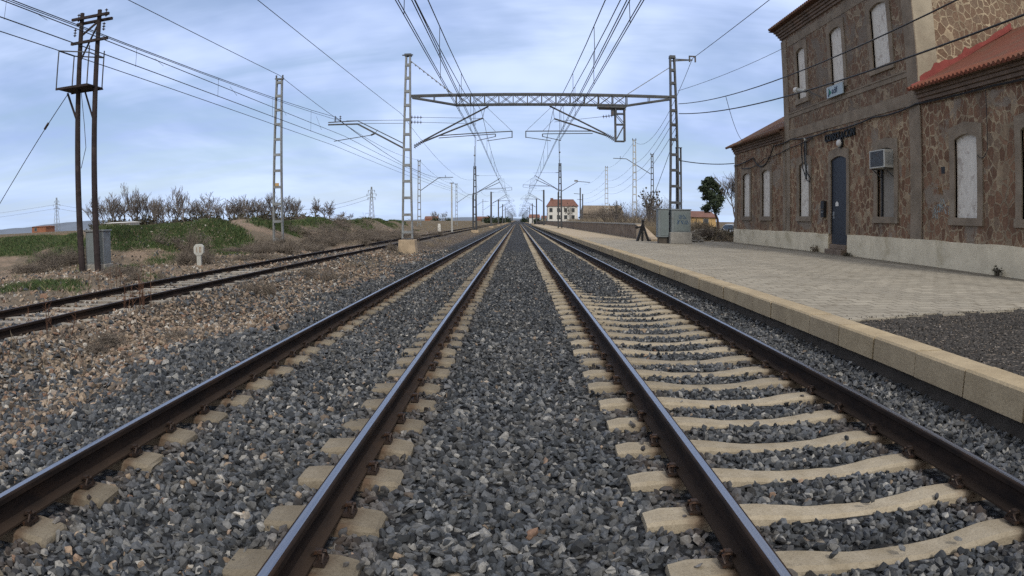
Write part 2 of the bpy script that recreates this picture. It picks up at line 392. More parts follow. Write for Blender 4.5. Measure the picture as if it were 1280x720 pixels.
    m['stones'] = island('ballast_stone', [(0,(.021,.024,.029)),(.2,(.043,.050,.060)),(.42,(.079,.089,.104)),(.55,(.112,.112,.110)),(.70,(.114,.127,.148)),(.84,(.165,.17,.178)),(.94,(.24,.238,.232)),(1,(.42,.41,.39))], .75, texscale=45, rails=True)
    m['warm'] = island('old_stone', [(0,(.085,.072,.064)),(.25,(.18,.142,.11)),(.48,(.30,.228,.165)),(.68,(.40,.315,.235)),(.80,(.23,.13,.085)),(.90,(.38,.335,.285)),(1,(.62,.58,.52))], .85, texscale=45)
    m['grit_st'] = island('patch_stone', [(0,(.025,.022,.02)),(.6,(.06,.053,.047)),(.85,(.11,.095,.08)),(.95,(.26,.2,.15)),(1,(.4,.36,.32))], .85, texscale=90)
    m['grass'] = island('green_grass', [(0,(.03,.058,.018)),(.4,(.06,.105,.032)),(.75,(.10,.145,.05)),(.9,(.16,.165,.075)),(1,(.22,.19,.11))], .8, texscale=4)
    m['dry'] = island('dry_stems', [(0,(.09,.075,.066)),(.4,(.16,.135,.115)),(.75,(.23,.19,.155)),(1,(.32,.27,.21))], .9, texscale=4)
    m['straw'] = island('straw', [(0,(.14,.115,.085)),(.5,(.24,.195,.14)),(1,(.36,.30,.22))], .9, texscale=4)
    m['redstem'] = island('red_stems', [(0,(.075,.035,.022)),(1,(.16,.08,.045))], .9, texscale=4)
    m['twig'] = island('twigs', [(0,(.11,.097,.092)),(.5,(.17,.15,.14)),(1,(.24,.21,.19))], .95, texscale=4)
    m['needles'] = island('pine_needles', [(0,(.02,.035,.02)),(.5,(.042,.065,.034)),(1,(.075,.10,.055))], .8, texscale=4)
    m['scrub'] = island('scrub_leaves', [(0,(.045,.042,.028)),(.5,(.085,.078,.052)),(1,(.14,.125,.085))], .9, texscale=4)
    m['hill'] = M('far_hill', (.16,.19,.24), 1, .1, .01, 0)  # blue of the distance haze is put into the hill colour
mats()

# ------------------------------------------------------------------ terrain
def ss(a, b, x):
    t = np.clip((np.asarray(x, float) - a) / (b - a), 0, 1); return t*t*(3 - 2*t)
def wob(x, y, s, ph=0.):
    return np.sin(x*s*1.3 + ph) * np.cos(y*s + ph*1.7) * .5 + np.sin(x*s*.53 + y*s*.71 + ph*2.1) * .5
BED = -.262
def gz(x, y):
    x = np.asarray(x, float); y = np.asarray(y, float)
    z = np.full(np.broadcast(x, y).shape, BED)
    z = z + ss(-3.5, -5.4, x) * (-.14) + ss(-6.0, -7.0, x) * .265           # shoulder down, siding bed up
    z = z + ss(12, 20, y)*(ss(1.18, 1.45, x)*ss(2.68, 2.42, x)*.085 + ss(-1.35, -1.5, x)*ss(-2.42, -2.28, x)*.06 + ss(-.55, -.4, x)*ss(.6, .45, x)*.05)
    z = z + (ss(-4.2, -5.2, x) - ss(-6.6, -7.2, x)) * wob(x, y, 2.1) * .035
    bank = ss(-13.0, -17.0, x + .7*wob(x, y, .35, 1)) * ss(21, 27.5, y - np.maximum(0, x + 14.5)*1.2 - .5*wob(x, y, .4, 2)) * (.88 + (.62 + .22*wob(x, y, .45) + .14*wob(x, y, 1.1, 2))*ss(-22.5, -18.0, x)*(1 - ss(70, 130, y)) + .15*ss(50, 110, y))
    mound = .30*np.exp(-(((x + 25.5)/4.5)**2 + ((y - 28.5)/2.6)**2))
    z = z + np.maximum(bank, 0) + mound*ss(-18, -20.5, x)
    z = z + ss(-9.8, -11, x) * (.10 + .05*wob(x, y, .9, 3))
    z = z + ss(-9.8, -40, x) * ss(90, 160, y) * .4
    # right: waste ground beyond the platform
    rgt = ss(7.9, 8.0, x) * ss(44.6, 45.4, y) * (1.28 - 1.0*ss(13.0, 15.5, x)*(1 - ss(150, 220, y))) + ss(8.2, 9.5, x) * ss(37.5, 45, y) * (1 - ss(44.6, 45.4, y)) * (1.0 - .8*ss(12.0, 14.5, x)) \
        + ss(13.2, 15, x) * (1 - ss(37.5, 45, y)) * .5
    z = z + rgt + ss(8.5, 10, x) * ss(46, 55, y) * .10 * wob(x, y, .5, 4)
    far = ss(250, 900, y)
    z = z * (1 - far) + (-.25) * far * (np.abs(x) < 12) + .2 * far * (np.abs(x) >= 12)
    return z

def grid(name, xs, ys, mat, zf):
    xs = np.array(xs); ys = np.array(ys)
    Xg, Yg = np.meshgrid(xs, ys); Z = zf(Xg, Yg)
    V = np.stack([Xg.ravel(), Yg.ravel(), Z.ravel()], 1)
    nx, ny = len(xs), len(ys); i = np.arange(nx-1); j = np.arange(ny-1)
    I, J = np.meshgrid(i, j); a = (J*nx + I).ravel()
    F = np.concatenate([np.stack([a, a+1, a+nx+1], 1), np.stack([a, a+nx+1, a+nx], 1)])
    return npmesh(name, V, F, mat, smooth=True)
xs = np.unique(np.concatenate([np.linspace(-3500,-200,12), np.linspace(-200,-40,25), np.linspace(-40,-5,120), np.linspace(-5,4.4,48), [7.85,7.93,8.03], np.linspace(4.5,24,60), np.linspace(24,120,24), np.linspace(120,3500,12)]))
ys = np.unique(np.concatenate([np.linspace(-60,0,12), np.linspace(0,40,130), np.linspace(40,44,8), np.linspace(44.4,45.6,8), np.linspace(46,120,110), np.linspace(120,400,60), np.linspace(400,4500,20)]))
gr = grid('ground', xs, ys, MAT['ground'], gz); gr['kind'] = 'structure'
def green(x, y):
    n = .5*wob(x, y, .75, 1.3) + .35*wob(x, y, 1.9, .4) + .25*wob(x, y, 3.7, 2.4)
    g_ = np.exp(-(((x + 16.6)/2.5)**2 + ((y - 28.5)/5.5)**2))*1.3 + np.exp(-(((x + 24.8)/4.4)**2 + ((y - 26.6)/2.9)**2))*1.5
    g_ = g_ + np.exp(-((x + 16.2)/1.5)**2)*ss(27, 34, y)*(1 - ss(75, 110, y))*.75 + np.exp(-(((x + 12.4)/1.5)**2 + ((y - 14.8)/2.3)**2))*.75 + np.exp(-(((x + 10.4)/.8)**2 + ((y - 13)/3)**2))*.35
    g_ = g_ + np.exp(-(((x + 13.4)/.9)**2 + ((y - 23.6)/2.2)**2))*.7
    return ss(.40, .72, g_ + n*.75)
co_ = np.zeros(len(gr.data.vertices)*3, np.float32); gr.data.vertices.foreach_get('co', co_); co_ = co_.reshape(-1, 3)
at_ = gr.data.attributes.new('green', 'FLOAT', 'POINT'); at_.data.foreach_set('value', green(co_[:, 0].astype(float), co_[:, 1].astype(float)).astype(np.float32))

# far hills on the left horizon
hb = MB()
def hill(x0, x1, y, h, seed):
    n = 40; rnd = random.Random(seed); top = []
    for i in range(n + 1):
        t = i/n; top.append((x0 + (x1-x0)*t, h*(math.sin(math.pi*t)**.7)*(.75 + .25*math.sin(t*9 + seed) + .06*rnd.random())))
    vs = []
    for x, z in top: vs += [(x, y-260, -3), (x, y, z), (x, y+260, -3)]
    fs = []
    for i in range(n): fs += [(3*i, 3*i+3, 3*i+4, 3*i+1), (3*i+1, 3*i+4, 3*i+5, 3*i+2)]
    hb.add(vs, fs)
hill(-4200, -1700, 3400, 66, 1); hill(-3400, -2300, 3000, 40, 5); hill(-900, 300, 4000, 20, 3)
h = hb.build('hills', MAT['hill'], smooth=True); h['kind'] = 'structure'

# ------------------------------------------------------------------ track
RT = {'rl': 1.062, 'rr': 2.802}; LT = {'rr': -1.012, 'll': -2.752}
def rail_profile(hh=.172):
    half = [(.075,-hh),(.075,-hh+.012),(.0125,-hh+.032),(.010,-hh+.08),(.0095,-.055),(.036,-.038),(.036,-.010),(.031,-.003),(.021,0)]
    return half + [(-a, b) for a, b in half[::-1]]
def rail(x, z, name, label, head, y0=-3.5, y1=900, hh=.172, xf=None):
    p = rail_profile(hh); n = len(p); ysl = [y0]
    step = 1.0
    while ysl[-1] < y1:
        ysl.append(min(y1, ysl[-1] + step)); step = min(60, step*1.25)
    b = MB(); vs, fs, mi = [], [], []
    for y in ysl:
        ox = xf(y) if xf else 0
        vs += [(x + ox + a, y, z + c) for a, c in p]
    for i in range(len(ysl)-1):
        for k in range(n):
            k2 = (k+1) % n
            b_m = 1 if k == 8 else 0
            fs.append((i*n+k, i*n+k2, (i+1)*n+k2, (i+1)*n+k)); mi.append(b_m)
    fs.append(tuple(range(n))); mi.append(0)
    b.add(vs, fs); b.m = mi
    o = b.build(name, [MAT['rust_rail'], MAT[head]])
    return tag(o, label, 'rail')
rail(RT['rl'], 0, 'track_rail', 'rail just right of the central ballast strip, nearer rail of the right-hand main track', 'polished')
rail(RT['rr'], 0, 'track_rail', 'rail closest to the platform edge, running beside the stone coping', 'polished')
rail(LT['rr'], 0, 'track_rail', 'rail just left of the central ballast strip, between two rows of concrete block ends', 'polished')
rail(LT['ll'], 0, 'track_rail', 'outermost rail of the left main track, beside the stony verge', 'polished')
SX1, SX2, SZ = -7.36, -9.10, .035
rail(SX1, SZ, 'siding_rail', 'dull dark siding rail on the side facing the main tracks', 'old_head', y0=-2, y1=420, hh=.145)
rail(SX2, SZ, 'siding_rail', 'dull dark siding rail on the side facing the weedy bank', 'old_head', y0=-2, y1=420, hh=.145)

def clips(parent, xr, sgn_list, y=0, z=-.18):
    for sg in sgn_list:
        c = MB()
        x = xr + sg*.085
        c.box(x-.022, x+.04 if sg > 0 else x+.022, y-.05, y+.05, z-.005, z+.012) if sg > 0 else c.box(x-.04, x+.022, y-.05, y+.05, z-.005, z+.012)
        c.tube([(x + sg*.03, y-.045, z+.015), (x+sg*.035, y-.02, z+.05), (x, y-.012, z+.052), (x-sg*.03, y, z+.03)], .008, 5)
        c.tube([(x + sg*.03, y+.045, z+.015), (x+sg*.035, y+.02, z+.05), (x, y+.012, z+.052), (x-sg*.03, y, z+.03)], .008, 5)
        c.tube([(x+sg*.008, y, z+.0), (x+sg*.008, y, z+.062)], .012, 6)
        c.box(x-.018+sg*.008, x+.018+sg*.008, y-.018, y+.018, z+.045, z+.064)
        c.build('rail_clip', MAT['clip'], parent)
def sleeper_mesh(stations, name, loc, label, group, noise=.004, seed=0):
    """stations: (x, top z, half width top, half width bottom)"""
    rnd = random.Random(seed); b = MB(); vs = []
    for x, zt, wt, wb in stations:
        j = lambda: rnd.uniform(-noise, noise)
        vs += [(x, -wb, -.40), (x+j(), -wt-.012, zt-.02+j()), (x+j(), -wt+.008, zt+j()), (x+j(), wt-.008, zt+j()), (x+j(), wt+.012, zt-.02+j()), (x, wb, -.40)]
    fs = []
    for i in range(len(stations)-1):
        for k in range(5): fs.append((i*6+k, i*6+k+1, (i+1)*6+k+1, (i+1)*6+k))
    fs += [tuple(range(6))[::-1], tuple((len(stations)-1)*6 + k for k in range(6))]
    b.add(vs, fs); o = b.build(name, MAT['sleeper'], loc=loc)
    return tag(o, label, 'sleeper', group)
def mono_st():
    h = []
    for x in np.linspace(-1.235, 1.235, 27):
        ax = abs(x)
        z = -.196 if ax > .68 else (-.24 + .044*ss(.15, .68, ax))
        if ax > 1.17: z -= .018
        w = .090 if ax > .62 else .072 + .018*float(ss(.2, .62, ax))
        if ax > 1.22: w -= .012
        h.append((x, float(z), w, w + .045))
    return h
Y0 = 2.75
mono = []
labR = 'pale one-piece concrete sleeper with dished middle in the track beside the platform'
for i in range(3):
    mono.append(sleeper_mesh(mono_st(), 'concrete_sleeper', (1.932, Y0 - .6*(2-i), 0), labR, 'concrete sleepers of the right-hand main track', seed=i))
    for xr in (-.87, .87): clips(mono[-1], xr, (-1, 1))
sl_r = [Y0 - 1.2, Y0 - .6, Y0]
for i in range(3, 140):
    y = Y0 + .6*(i-2) + random.uniform(-.015, .015); sl_r.append(y)
    o = dup(mono[i % 3], (1.932 + random.uniform(-.02, .02), y, random.uniform(-.006, .006)), kids=y < 26)
    o.rotation_euler = (0, 0, random.uniform(-.012, .012))
# twin-block sleepers on the left
def twin(loc, seed):
    labL = 'twin-block concrete sleeper half sunk in ballast in the left-hand main track'
    root = thing('twin_block_sleeper', labL, 'sleeper', loc, 0, 'twin-block sleepers of the left-hand main track')
    rnd = random.Random(seed)
    for c in (-.87, .87):
        b = MB(); vs = []
        st = [(-.285,-.228,.095,.15),(-.265,-.212,.115,.17),(-.17,-.204,.122,.17),(-.1,-.196,.12,.17),(.1,-.196,.12,.17),(.17,-.204,.122,.17),(.255,-.212,.115,.17),(.275,-.230,.095,.15)]
        if c > 0: st = [(min(a_, .275) if a_ > 0 else (a_ - .10 if a_ < -.15 else a_), b_, c_, d_) for a_, b_, c_, d_ in st]
        for x, zt, wt, wb in st:
            j = lambda: rnd.uniform(-.006, .006)
            vs += [(c+x, -wb, -.40), (c+x+j(), -wt-.012, zt-.018+j()), (c+x+j(), -wt+.01, zt+j()), (c+x+j(), wt-.01, zt+j()), (c+x+j(), wt+.012, zt-.018+j()), (c+x, wb, -.40)]
        fs = []
        for i in range(len(st)-1):
            for k in range(5): fs.append((i*6+k, i*6+k+1, (i+1)*6+k+1, (i+1)*6+k))
        fs += [tuple(range(6))[::-1], tuple((len(st)-1)*6+k for k in range(6))]
        b.add(vs, fs); b.build('concrete_block', MAT['twin'], root)
        clips(root, c, (-1, 1))
    MB().bar((-.5,0,-.36), (.5,0,-.36), .06, .08).build('tie_bar', MAT['clip'], root)
    return root
YL = 2.765
tw = [twin((-1.882, YL - 1.2 + .6*i, 0), 20+i) for i in range(3)]
sl_l = [YL-1.2, YL-.6, YL]
def dup_twin(src, loc, clipon):
    c = src.copy(); COL.objects.link(c); c.location = loc
    for ch in list(src.children):
        if ch.name.startswith('rail_clip') and not clipon: continue
        d = ch.copy(); COL.objects.link(d); d.parent = c
    return c
for i in range(3, 130):
    y = YL + .6*(i-2) + random.uniform(-.02, .02); sl_l.append(y)
    o = dup_twin(tw[i % 3], (-1.882 + random.uniform(-.025, .025), y, random.uniform(-.022, .006)), y < 22)
    o.rotation_euler = (0, 0, random.uniform(-.02, .02))
# farther sleepers: one mass per track
b = MB()
for i in range(300):
    y = Y0 + .6*(138 + i); b.box(.70, 3.16, y-.09, y+.09, -.4, -.2)
    y = YL + .6*(128 + i); b.box(-3.03, -2.47, y-.12, y+.12, -.4, -.205); b.box(-1.29, -.73, y-.12, y+.12, -.4, -.205)
o = b.build('distant_sleepers', MAT['sleeper']); tag(o, 'far rows of concrete sleepers shrinking towards the horizon', 'sleepers', kind='stuff')
# siding sleepers
sid = []
for i in range(3):
    rnd = random.Random(50+i); b = MB(); vs = []
    st = np.linspace(-1.25, 1.25, 9)
    for x in st:
        j = lambda: rnd.uniform(-.014, .014)
        vs += [(x, -.12, -.3), (x+j(), -.12+j(), -.095+j()), (x+j(), .12+j(), -.095+j()), (x, .12, -.3)]
    fs = []
    for q in range(8):
        for k in range(3): fs.append((q*4+k, q*4+k+1, (q+1)*4+k+1, (q+1)*4+k))
    fs += [(3,2,1,0), tuple(32+k for k in range(4))]
    b.add(vs, fs); o = b.build('old_sleeper', MAT['old_sleeper'], loc=((SX1+SX2)/2, 3.5+.62*i, 0))
    sid.append(tag(o, 'weathered grey sleeper partly buried in grit under the siding', 'sleeper', 'old sleepers of the siding'))
for i in range(3, 30):
    o = dup(sid[i % 3], ((SX1+SX2)/2 + random.uniform(-.06, .06), 3.5 + .62*i + random.uniform(-.04, .04), random.uniform(-.02, .01)))
    o.rotation_euler = (0, 0, random.uniform(-.04, .04))

# ------------------------------------------------------------------ stones
def hull_proto(npts, seed):
    rnd = random.Random(seed); bm = bmesh.new()
    sx, sy, sz = rnd.uniform(.85, 1.45), rnd.uniform(.65, 1.05), rnd.uniform(.42, .8)
    for i in range(npts):
        v = Vector((rnd.gauss(0,1), rnd.gauss(0,1), rnd.gauss(0,1))).normalized() * rnd.uniform(.85, 1.1)
        bm.verts.new((v.x*sx, v.y*sy, v.z*sz))
    r = bmesh.ops.convex_hull(bm, input=bm.verts)
    junk = [e for e in r['geom_interior'] + r['geom_unused'] if isinstance(e, bmesh.types.BMVert)]
    bmesh.ops.delete(bm, geom=list(set(junk)), context='VERTS')
    bmesh.ops.triangulate(bm, faces=bm.faces); bmesh.ops.recalc_face_normals(bm, faces=bm.faces)
    bm.verts.index_update()
    V = np.array([v.co[:] for v in bm.verts]); F = np.array([[v.index for v in f.verts] for f in bm.faces]); bm.free()
    return V, F
PROT = {'hi': [hull_proto(16, i) for i in range(24)], 'mid': [hull_proto(11, 100+i) for i in range(20)], 'lo': [hull_proto(7, 200+i) for i in range(16)]}
def rotmats(n, tilt=None):
    q = RNG.normal(size=(n, 4)); q /= np.linalg.norm(q, axis=1)[:, None]
    if tilt is not None: q[:, 1:3] *= tilt; q /= np.linalg.norm(q, axis=1)[:, None]
    w, x, y, z = q.T
    return np.stack([np.stack([1-2*(y*y+z*z), 2*(x*y-z*w), 2*(x*z+y*w)], 1), np.stack([2*(x*y+z*w), 1-2*(x*x+z*z), 2*(y*z-x*w)], 1), np.stack([2*(x*z-y*w), 2*(y*z+x*w), 1-2*(x*x+y*y)], 1)], 1)
class Stones:
    def __init__(s): s.V, s.F, s.n = [], [], 0
    def add(s, P, rad, lod):
        pr = PROT[lod]; pick = RNG.integers(0, len(pr), len(P)); Rm = rotmats(len(P), .75)
        for k, (V, F) in enumerate(pr):
            idx = np.where(pick == k)[0]
            if not len(idx): continue
            W = np.einsum('nij,vj->nvi', Rm[idx], V) * rad[idx][:, None, None] + P[idx][:, None, :]
            s.V.append(W.reshape(-1, 3))
            s.F.append((F[None] + (np.arange(len(idx)) * len(V))[:, None, None]).reshape(-1, 3) + s.n)
            s.n += len(idx) * len(V)
    def build(s, name, mat): return npmesh(name, np.concatenate(s.V), np.concatenate(s.F), mat)
grey, warm = Stones(), Stones()
def blocked(x, y):
    bl = np.zeros(len(x), bool)
    for xr in (1.062, 2.802, -1.012, -2.752): bl |= np.abs(x - xr) < .088
    for xr in (SX1, SX2): bl |= np.abs(x - xr) < .08
    sr = np.array(sl_r); i = np.abs(y[:, None] - sr[None]).min(1) if len(sr) else 9
    bl |= (np.abs(x - 1.932) < 1.31) & (i < .115)
    sL = np.array(sl_l); i = np.abs(y[:, None] - sL[None]).min(1)
    bl |= (np.minimum(np.abs(x + 1.012), np.abs(x + 2.752)) < .29) & (i < .135)
    return bl
sl_s = np.array([3.5 + .62*i for i in range(30)])
def on_sid(x, y): return (np.abs(x - (SX1+SX2)/2) < 1.22) & (np.abs(y[:, None] - sl_s[None]).min(1) < .13)
def on_sleeper(x, y):
    r_ = np.zeros(len(x), bool)
    for xr in (1.062, 2.802, -1.012, -2.752): r_ |= np.abs(x - xr) < .16
    return blocked(x, y) & ~r_
def scatter(x0, x1, y0, y1, dens, rmin, rmax, lod, warmf, lift=0., sink=.4, jit=.012, maxr=1.08):
    n = int((x1-x0)*(y1-y0)*dens); x = RNG.uniform(x0, x1, n); y = RNG.uniform(y0, y1, n)
    keep = (np.abs(x) < maxr*(y+.25) + .7); x, y = x[keep], y[keep]
    ch = [slice(i, i+20000) for i in range(0, len(x), 20000)]
    k = np.concatenate([~blocked(x[c_], y[c_]) & ~on_sid(x[c_], y[c_]) for c_ in ch])
    top = np.concatenate([on_sleeper(x[c_], y[c_]) for c_ in ch]) & (RNG.random(len(x)) < .009) & (x > -3.6)
    k |= top; x, y, top = x[k], y[k], top[k]; n = len(x)
    r = rmin + (rmax-rmin) * RNG.beta(1.6, 2.6, n)
    z = gz(x, y) + lift + r*(1-sink)*RNG.uniform(-.2, .75, n) + RNG.normal(0, jit, n)
    r[top] = np.minimum(r[top], .024); z[top] = -.200 + r[top]*.35
    w = warmf(x, y); isw = RNG.random(n) < w
    P = np.stack([x, y, z], 1)
    if (~isw).any(): grey.add(P[~isw], r[~isw], lod)
    if isw.any(): warm.add(P[isw], r[isw], lod)
wm_main = lambda x, y: np.where(x < -1.2, .045, .010) + .012*(wob(x, y, 1.3) > .3)
def wm_verge(x, y):
    t = ss(-3.6, -5.0, x + .8*wob(x, y, 1.1, 2) + .35*wob(x, y, 2.9, 1))
    return .02 + t*np.clip(.66 + .38*wob(x, y, .8, 5), .30, .9)
def verge_keep(dens, y0, y1, lod, rmin, rmax):
    scatter(-10.2, -3.6, y0, y1, dens, rmin, rmax, lod, wm_verge, lift=-.006)
scatter(-3.6, 3.95, 1.0, 5.5, 900, .016, .047, 'hi', wm_main, sink=.45)
scatter(-3.6, 3.95, 5.5, 10, 720, .017, .048, 'mid', wm_main, sink=.45)
scatter(-3.6, 3.95, 10, 17, 500, .020, .050, 'lo', wm_main, sink=.45)
scatter(-3.6, 3.95, 17, 34, 230, .026, .058, 'lo', wm_main, sink=.45)
verge_keep(560, 2.5, 6, 'hi', .018, .062)
verge_keep(400, 6, 11, 'mid', .020, .075)
verge_keep(230, 11, 18, 'lo', .024, .085)
verge_keep(80, 18, 40, 'lo', .03, .10)
scatter(-17, -9.2, 9, 34, 26, .03, .10, 'mid', lambda x, y: .8 + 0*x, lift=-.01, maxr=1.2)
grey_o = grey.build('ballast_gravel', MAT['stones']); tag(grey_o, 'angular dark grey ballast stones covering the main tracks', 'gravel', kind='stuff')
warm_o = warm.build('old_stone_gravel', MAT['warm']); tag(warm_o, 'buff and rusty old stones strewn over the left verge', 'gravel', kind='stuff')
def boulder(x, y, r, label, mat='warm', seed=0):
    V, F = hull_proto(26, 900+seed); o = npmesh('loose_stone', V*r*np.array([1.1,.9,.8]), F, MAT[mat]); o.location = (x, y, float(gz(x, y)) + r*.35)
    o.rotation_euler = (.3*seed, .2, seed*1.3); tag(o, label, 'stone')
boulder(-4.75, 4.45, .10, 'big buff stone lying on the verge at the left edge of the photo', seed=1)
boulder(-4.98, 4.62, .06, 'ochre stone touching the big buff stone on the left verge', seed=2)

# ------------------------------------------------------------------ platform
PZ = .167
b = MB()
y = -6.0; rnd = random.Random(3); prev = 0
while y < 190:
    L = rnd.choice([.62,.86,.9,.88,.8]) if y < 60 else 6.0
    dz = rnd.uniform(-.008, .008); dx = rnd.uniform(-.008, .008)
    yy0, yy1 = y + .011, y + L - .011
    pr = [(3.895+dx,-.085),(3.895+dx,PZ-.022+dz),(3.915+dx,PZ+dz),(4.235,PZ+dz),(4.235,-.085)]
    b.prism(pr, 'y', yy0, yy1); y += L
o = b.build('platform_kerb', MAT['kerb']); o['kind'] = 'structure'
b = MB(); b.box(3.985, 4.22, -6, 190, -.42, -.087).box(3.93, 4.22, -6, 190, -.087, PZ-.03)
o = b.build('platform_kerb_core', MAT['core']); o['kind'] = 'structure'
pv = MB()
rnd = random.Random(17); edge = []; x_ = 4.237
while x_ < 13.0:
    y_ = 8.02 + (x_-4.237)*.165; q_ = rnd.choice([0,0,.0,.08,-.05,.14]) + rnd.uniform(-.02,.02); w_ = rnd.uniform(.28,.46); edge += [(x_ + .004, y_ + q_), (min(13.19, x_ + w_ - .004), y_ + q_ + rnd.uniform(-.02,.02))]; x_ += w_
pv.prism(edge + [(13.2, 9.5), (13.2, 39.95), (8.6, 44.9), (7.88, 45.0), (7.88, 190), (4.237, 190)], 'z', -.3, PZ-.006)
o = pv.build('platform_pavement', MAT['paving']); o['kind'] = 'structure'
pv = MB(); pv.prism([(4.237, -6), (13.2, -6), (13.2, 9.9), (4.237, 8.5)], 'z', -.3, PZ-.03)
o = pv.build('gravel_pavement', MAT['patch']); o['kind'] = 'structure'
gs = Stones(); n = 26000; x = RNG.uniform(4.25, 12.8, n); y = RNG.uniform(1.5, 9.4, n)
k = (y < 8.0 + (x-4.237)*.165 + RNG.normal(.03, .10, n)) & (x < 1.12*y + .8); x, y = x[k], y[k]; r = RNG.uniform(.005, .017, len(x))
gs.add(np.stack([x, y, np.where(y > 7.96 + (x-4.237)*.165, PZ-.005, PZ-.028) + r*.4], 1), r, 'lo')
o = gs.build('platform_grit', MAT['grit_st']); tag(o, 'fine dark grit with pale specks on the unpaved end of the platform', 'grit', kind='stuff')
# kerb along the edge of the paving
# freight dock: raised wall behind the far platform
dk = thing('freight_dock', 'long low brown masonry loading dock with a sloping end behind the platform', 'loading dock', (8.0, 45, .16))
d = MB(); d.prism([(-.10,0),(-.10,.93),(.35,.93),(.35,0)], 'y', 0, 150); d.build('wall', MAT['brick'], dk)
d = MB(); d.prism([(-.16,.932),(-.16,1.03),(.42,1.03),(.42,.932)], 'y', -.05, 150); d.build('coping', MAT['concrete'], dk)
d = MB()
d.add([(-.10,-.06,0),(.35,-.06,0),(.35,-.06,.95),(-.10,-.06,.95),(-.10,-5.2,0),(.35,-5.2,0),(.35,-5.2,.12),(-.10,-5.2,.12)],
      [(0,1,2,3),(4,7,6,5),(0,3,7,4),(1,5,6,2),(3,2,6,7),(0,4,5,1)]); d.build('ramp_wall', MAT['found'], dk)

# ------------------------------------------------------------------ station building
FX = 13.1
bl = thing('station_building', 'two-storey brown rubble-stone station house with bricked-up white windows beside the platform', 'station building', (FX, 25.6, .15))
BY, BZ = 25.6, .15
def L(y): return y - BY
def Z(z): return z - BZ
WIN_LOW = [(36.95,38.15),(33.72,34.95),(28.75,29.88),(21.25,22.47),(16.38,17.54),(13.15,14.35)]
WIN_UP = [(28.8,29.78),(24.95,26.1),(21.2,22.46)]
def facade(y0, y1, z0, z1, ops, mat, name):
    """front skin at local x=0 with real openings 0.22 deep"""
    b = MB(); ys = sorted({y0, y1, *[v for o in ops for v in o[:2]]}); zs = sorted({z0, z1, *[v for o in ops for v in o[2:]]})
    for i in range(len(ys)-1):
        for j in range(len(zs)-1):
            cy, cz = (ys[i]+ys[i+1])/2, (zs[j]+zs[j+1])/2
            if any(o[0] < cy < o[1] and o[2] < cz < o[3] for o in ops): continue
            b.add([(0,L(ys[i]),Z(zs[j])),(0,L(ys[i+1]),Z(zs[j])),(0,L(ys[i+1]),Z(zs[j+1])),(0,L(ys[i]),Z(zs[j+1]))], [(0,3,2,1)])
    for a, c, d, e in ops:
        q = .22
        b.add([(0,L(a),Z(d)),(q,L(a),Z(d)),(q,L(a),Z(e)),(0,L(a),Z(e))], [(0,1,2,3)])
        b.add([(0,L(c),Z(d)),(q,L(c),Z(d)),(q,L(c),Z(e)),(0,L(c),Z(e))], [(3,2,1,0)])
        b.add([(0,L(a),Z(d)),(0,L(c),Z(d)),(q,L(c),Z(d)),(q,L(a),Z(d))], [(0,1,2,3)])
        b.add([(0,L(a),Z(e)),(0,L(c),Z(e)),(q,L(c),Z(e)),(q,L(a),Z(e))], [(3,2,1,0)])
    return b
ZL0, ZL1 = 1.70, 4.17
ops_low = [(a, c, ZL0, ZL1) for a, c in WIN_LOW]
DOOR = (25.0, 26.45, .55, 4.17)
b = facade(31.6, 39.7, 0, 5.75, [o for o in ops_low if o[0] > 31.6], MAT['stone'], '')
b.add([(0,L(39.7),Z(0)),(9,L(39.7),Z(0)),(9,L(39.7),Z(5.75)),(0,L(39.7),Z(5.75))], [(0,1,2,3)]); b.add([(0,L(39.7),Z(5.75)),(9,L(39.7),Z(5.75)),(9,L(39.7),Z(6.0)),(4.5,L(39.7),Z(8.55)),(0,L(39.7),Z(6.0))], [(0,1,2,3,4)])
b.build('wing_wall', MAT['stone'], bl, fixn=False)
b = facade(11.4, 19.5, 0, 5.75, [o for o in ops_low if o[1] < 19.5], MAT['stone'], '')
b.add([(0,L(11.4),Z(0)),(9,L(11.4),Z(0)),(9,L(11.4),Z(5.75)),(0,L(11.4),Z(5.75))], [(3,2,1,0)])
b.add([(0,L(11.4),Z(5.75)),(9,L(11.4),Z(5.75)),(4.5,L(11.4),Z(8.5))], [(2,1,0)])
b.build('wing_wall', MAT['stone'], bl, fixn=False)
b = facade(19.5, 31.6, 0, 5.45, [o for o in ops_low if 19.5 < o[0] < 31.6] + [DOOR], MAT['stone'], '')
b.build('wall', MAT['stone'], bl, fixn=False)
b = facade(19.5, 31.6, 5.45, 10.7, [(a, c, 7.15, 9.55) for a, c in WIN_UP], MAT['stone_up'], '')
b.build('upper_wall', MAT['stone_up'], bl, fixn=False)
b = MB()
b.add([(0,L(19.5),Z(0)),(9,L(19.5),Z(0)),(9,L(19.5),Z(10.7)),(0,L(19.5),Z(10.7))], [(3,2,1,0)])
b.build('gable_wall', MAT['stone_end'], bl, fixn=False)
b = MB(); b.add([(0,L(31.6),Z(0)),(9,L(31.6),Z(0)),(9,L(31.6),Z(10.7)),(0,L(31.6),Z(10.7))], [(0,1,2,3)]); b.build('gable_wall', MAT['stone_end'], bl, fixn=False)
b = MB(); b.box(9.0, 9.02, L(11.4), L(39.7), Z(0), Z(5.75)); b.box(9.0, 9.03, L(19.5), L(31.6), Z(5.8), Z(10.7)); b.build('rear_wall', MAT['render'], bl)
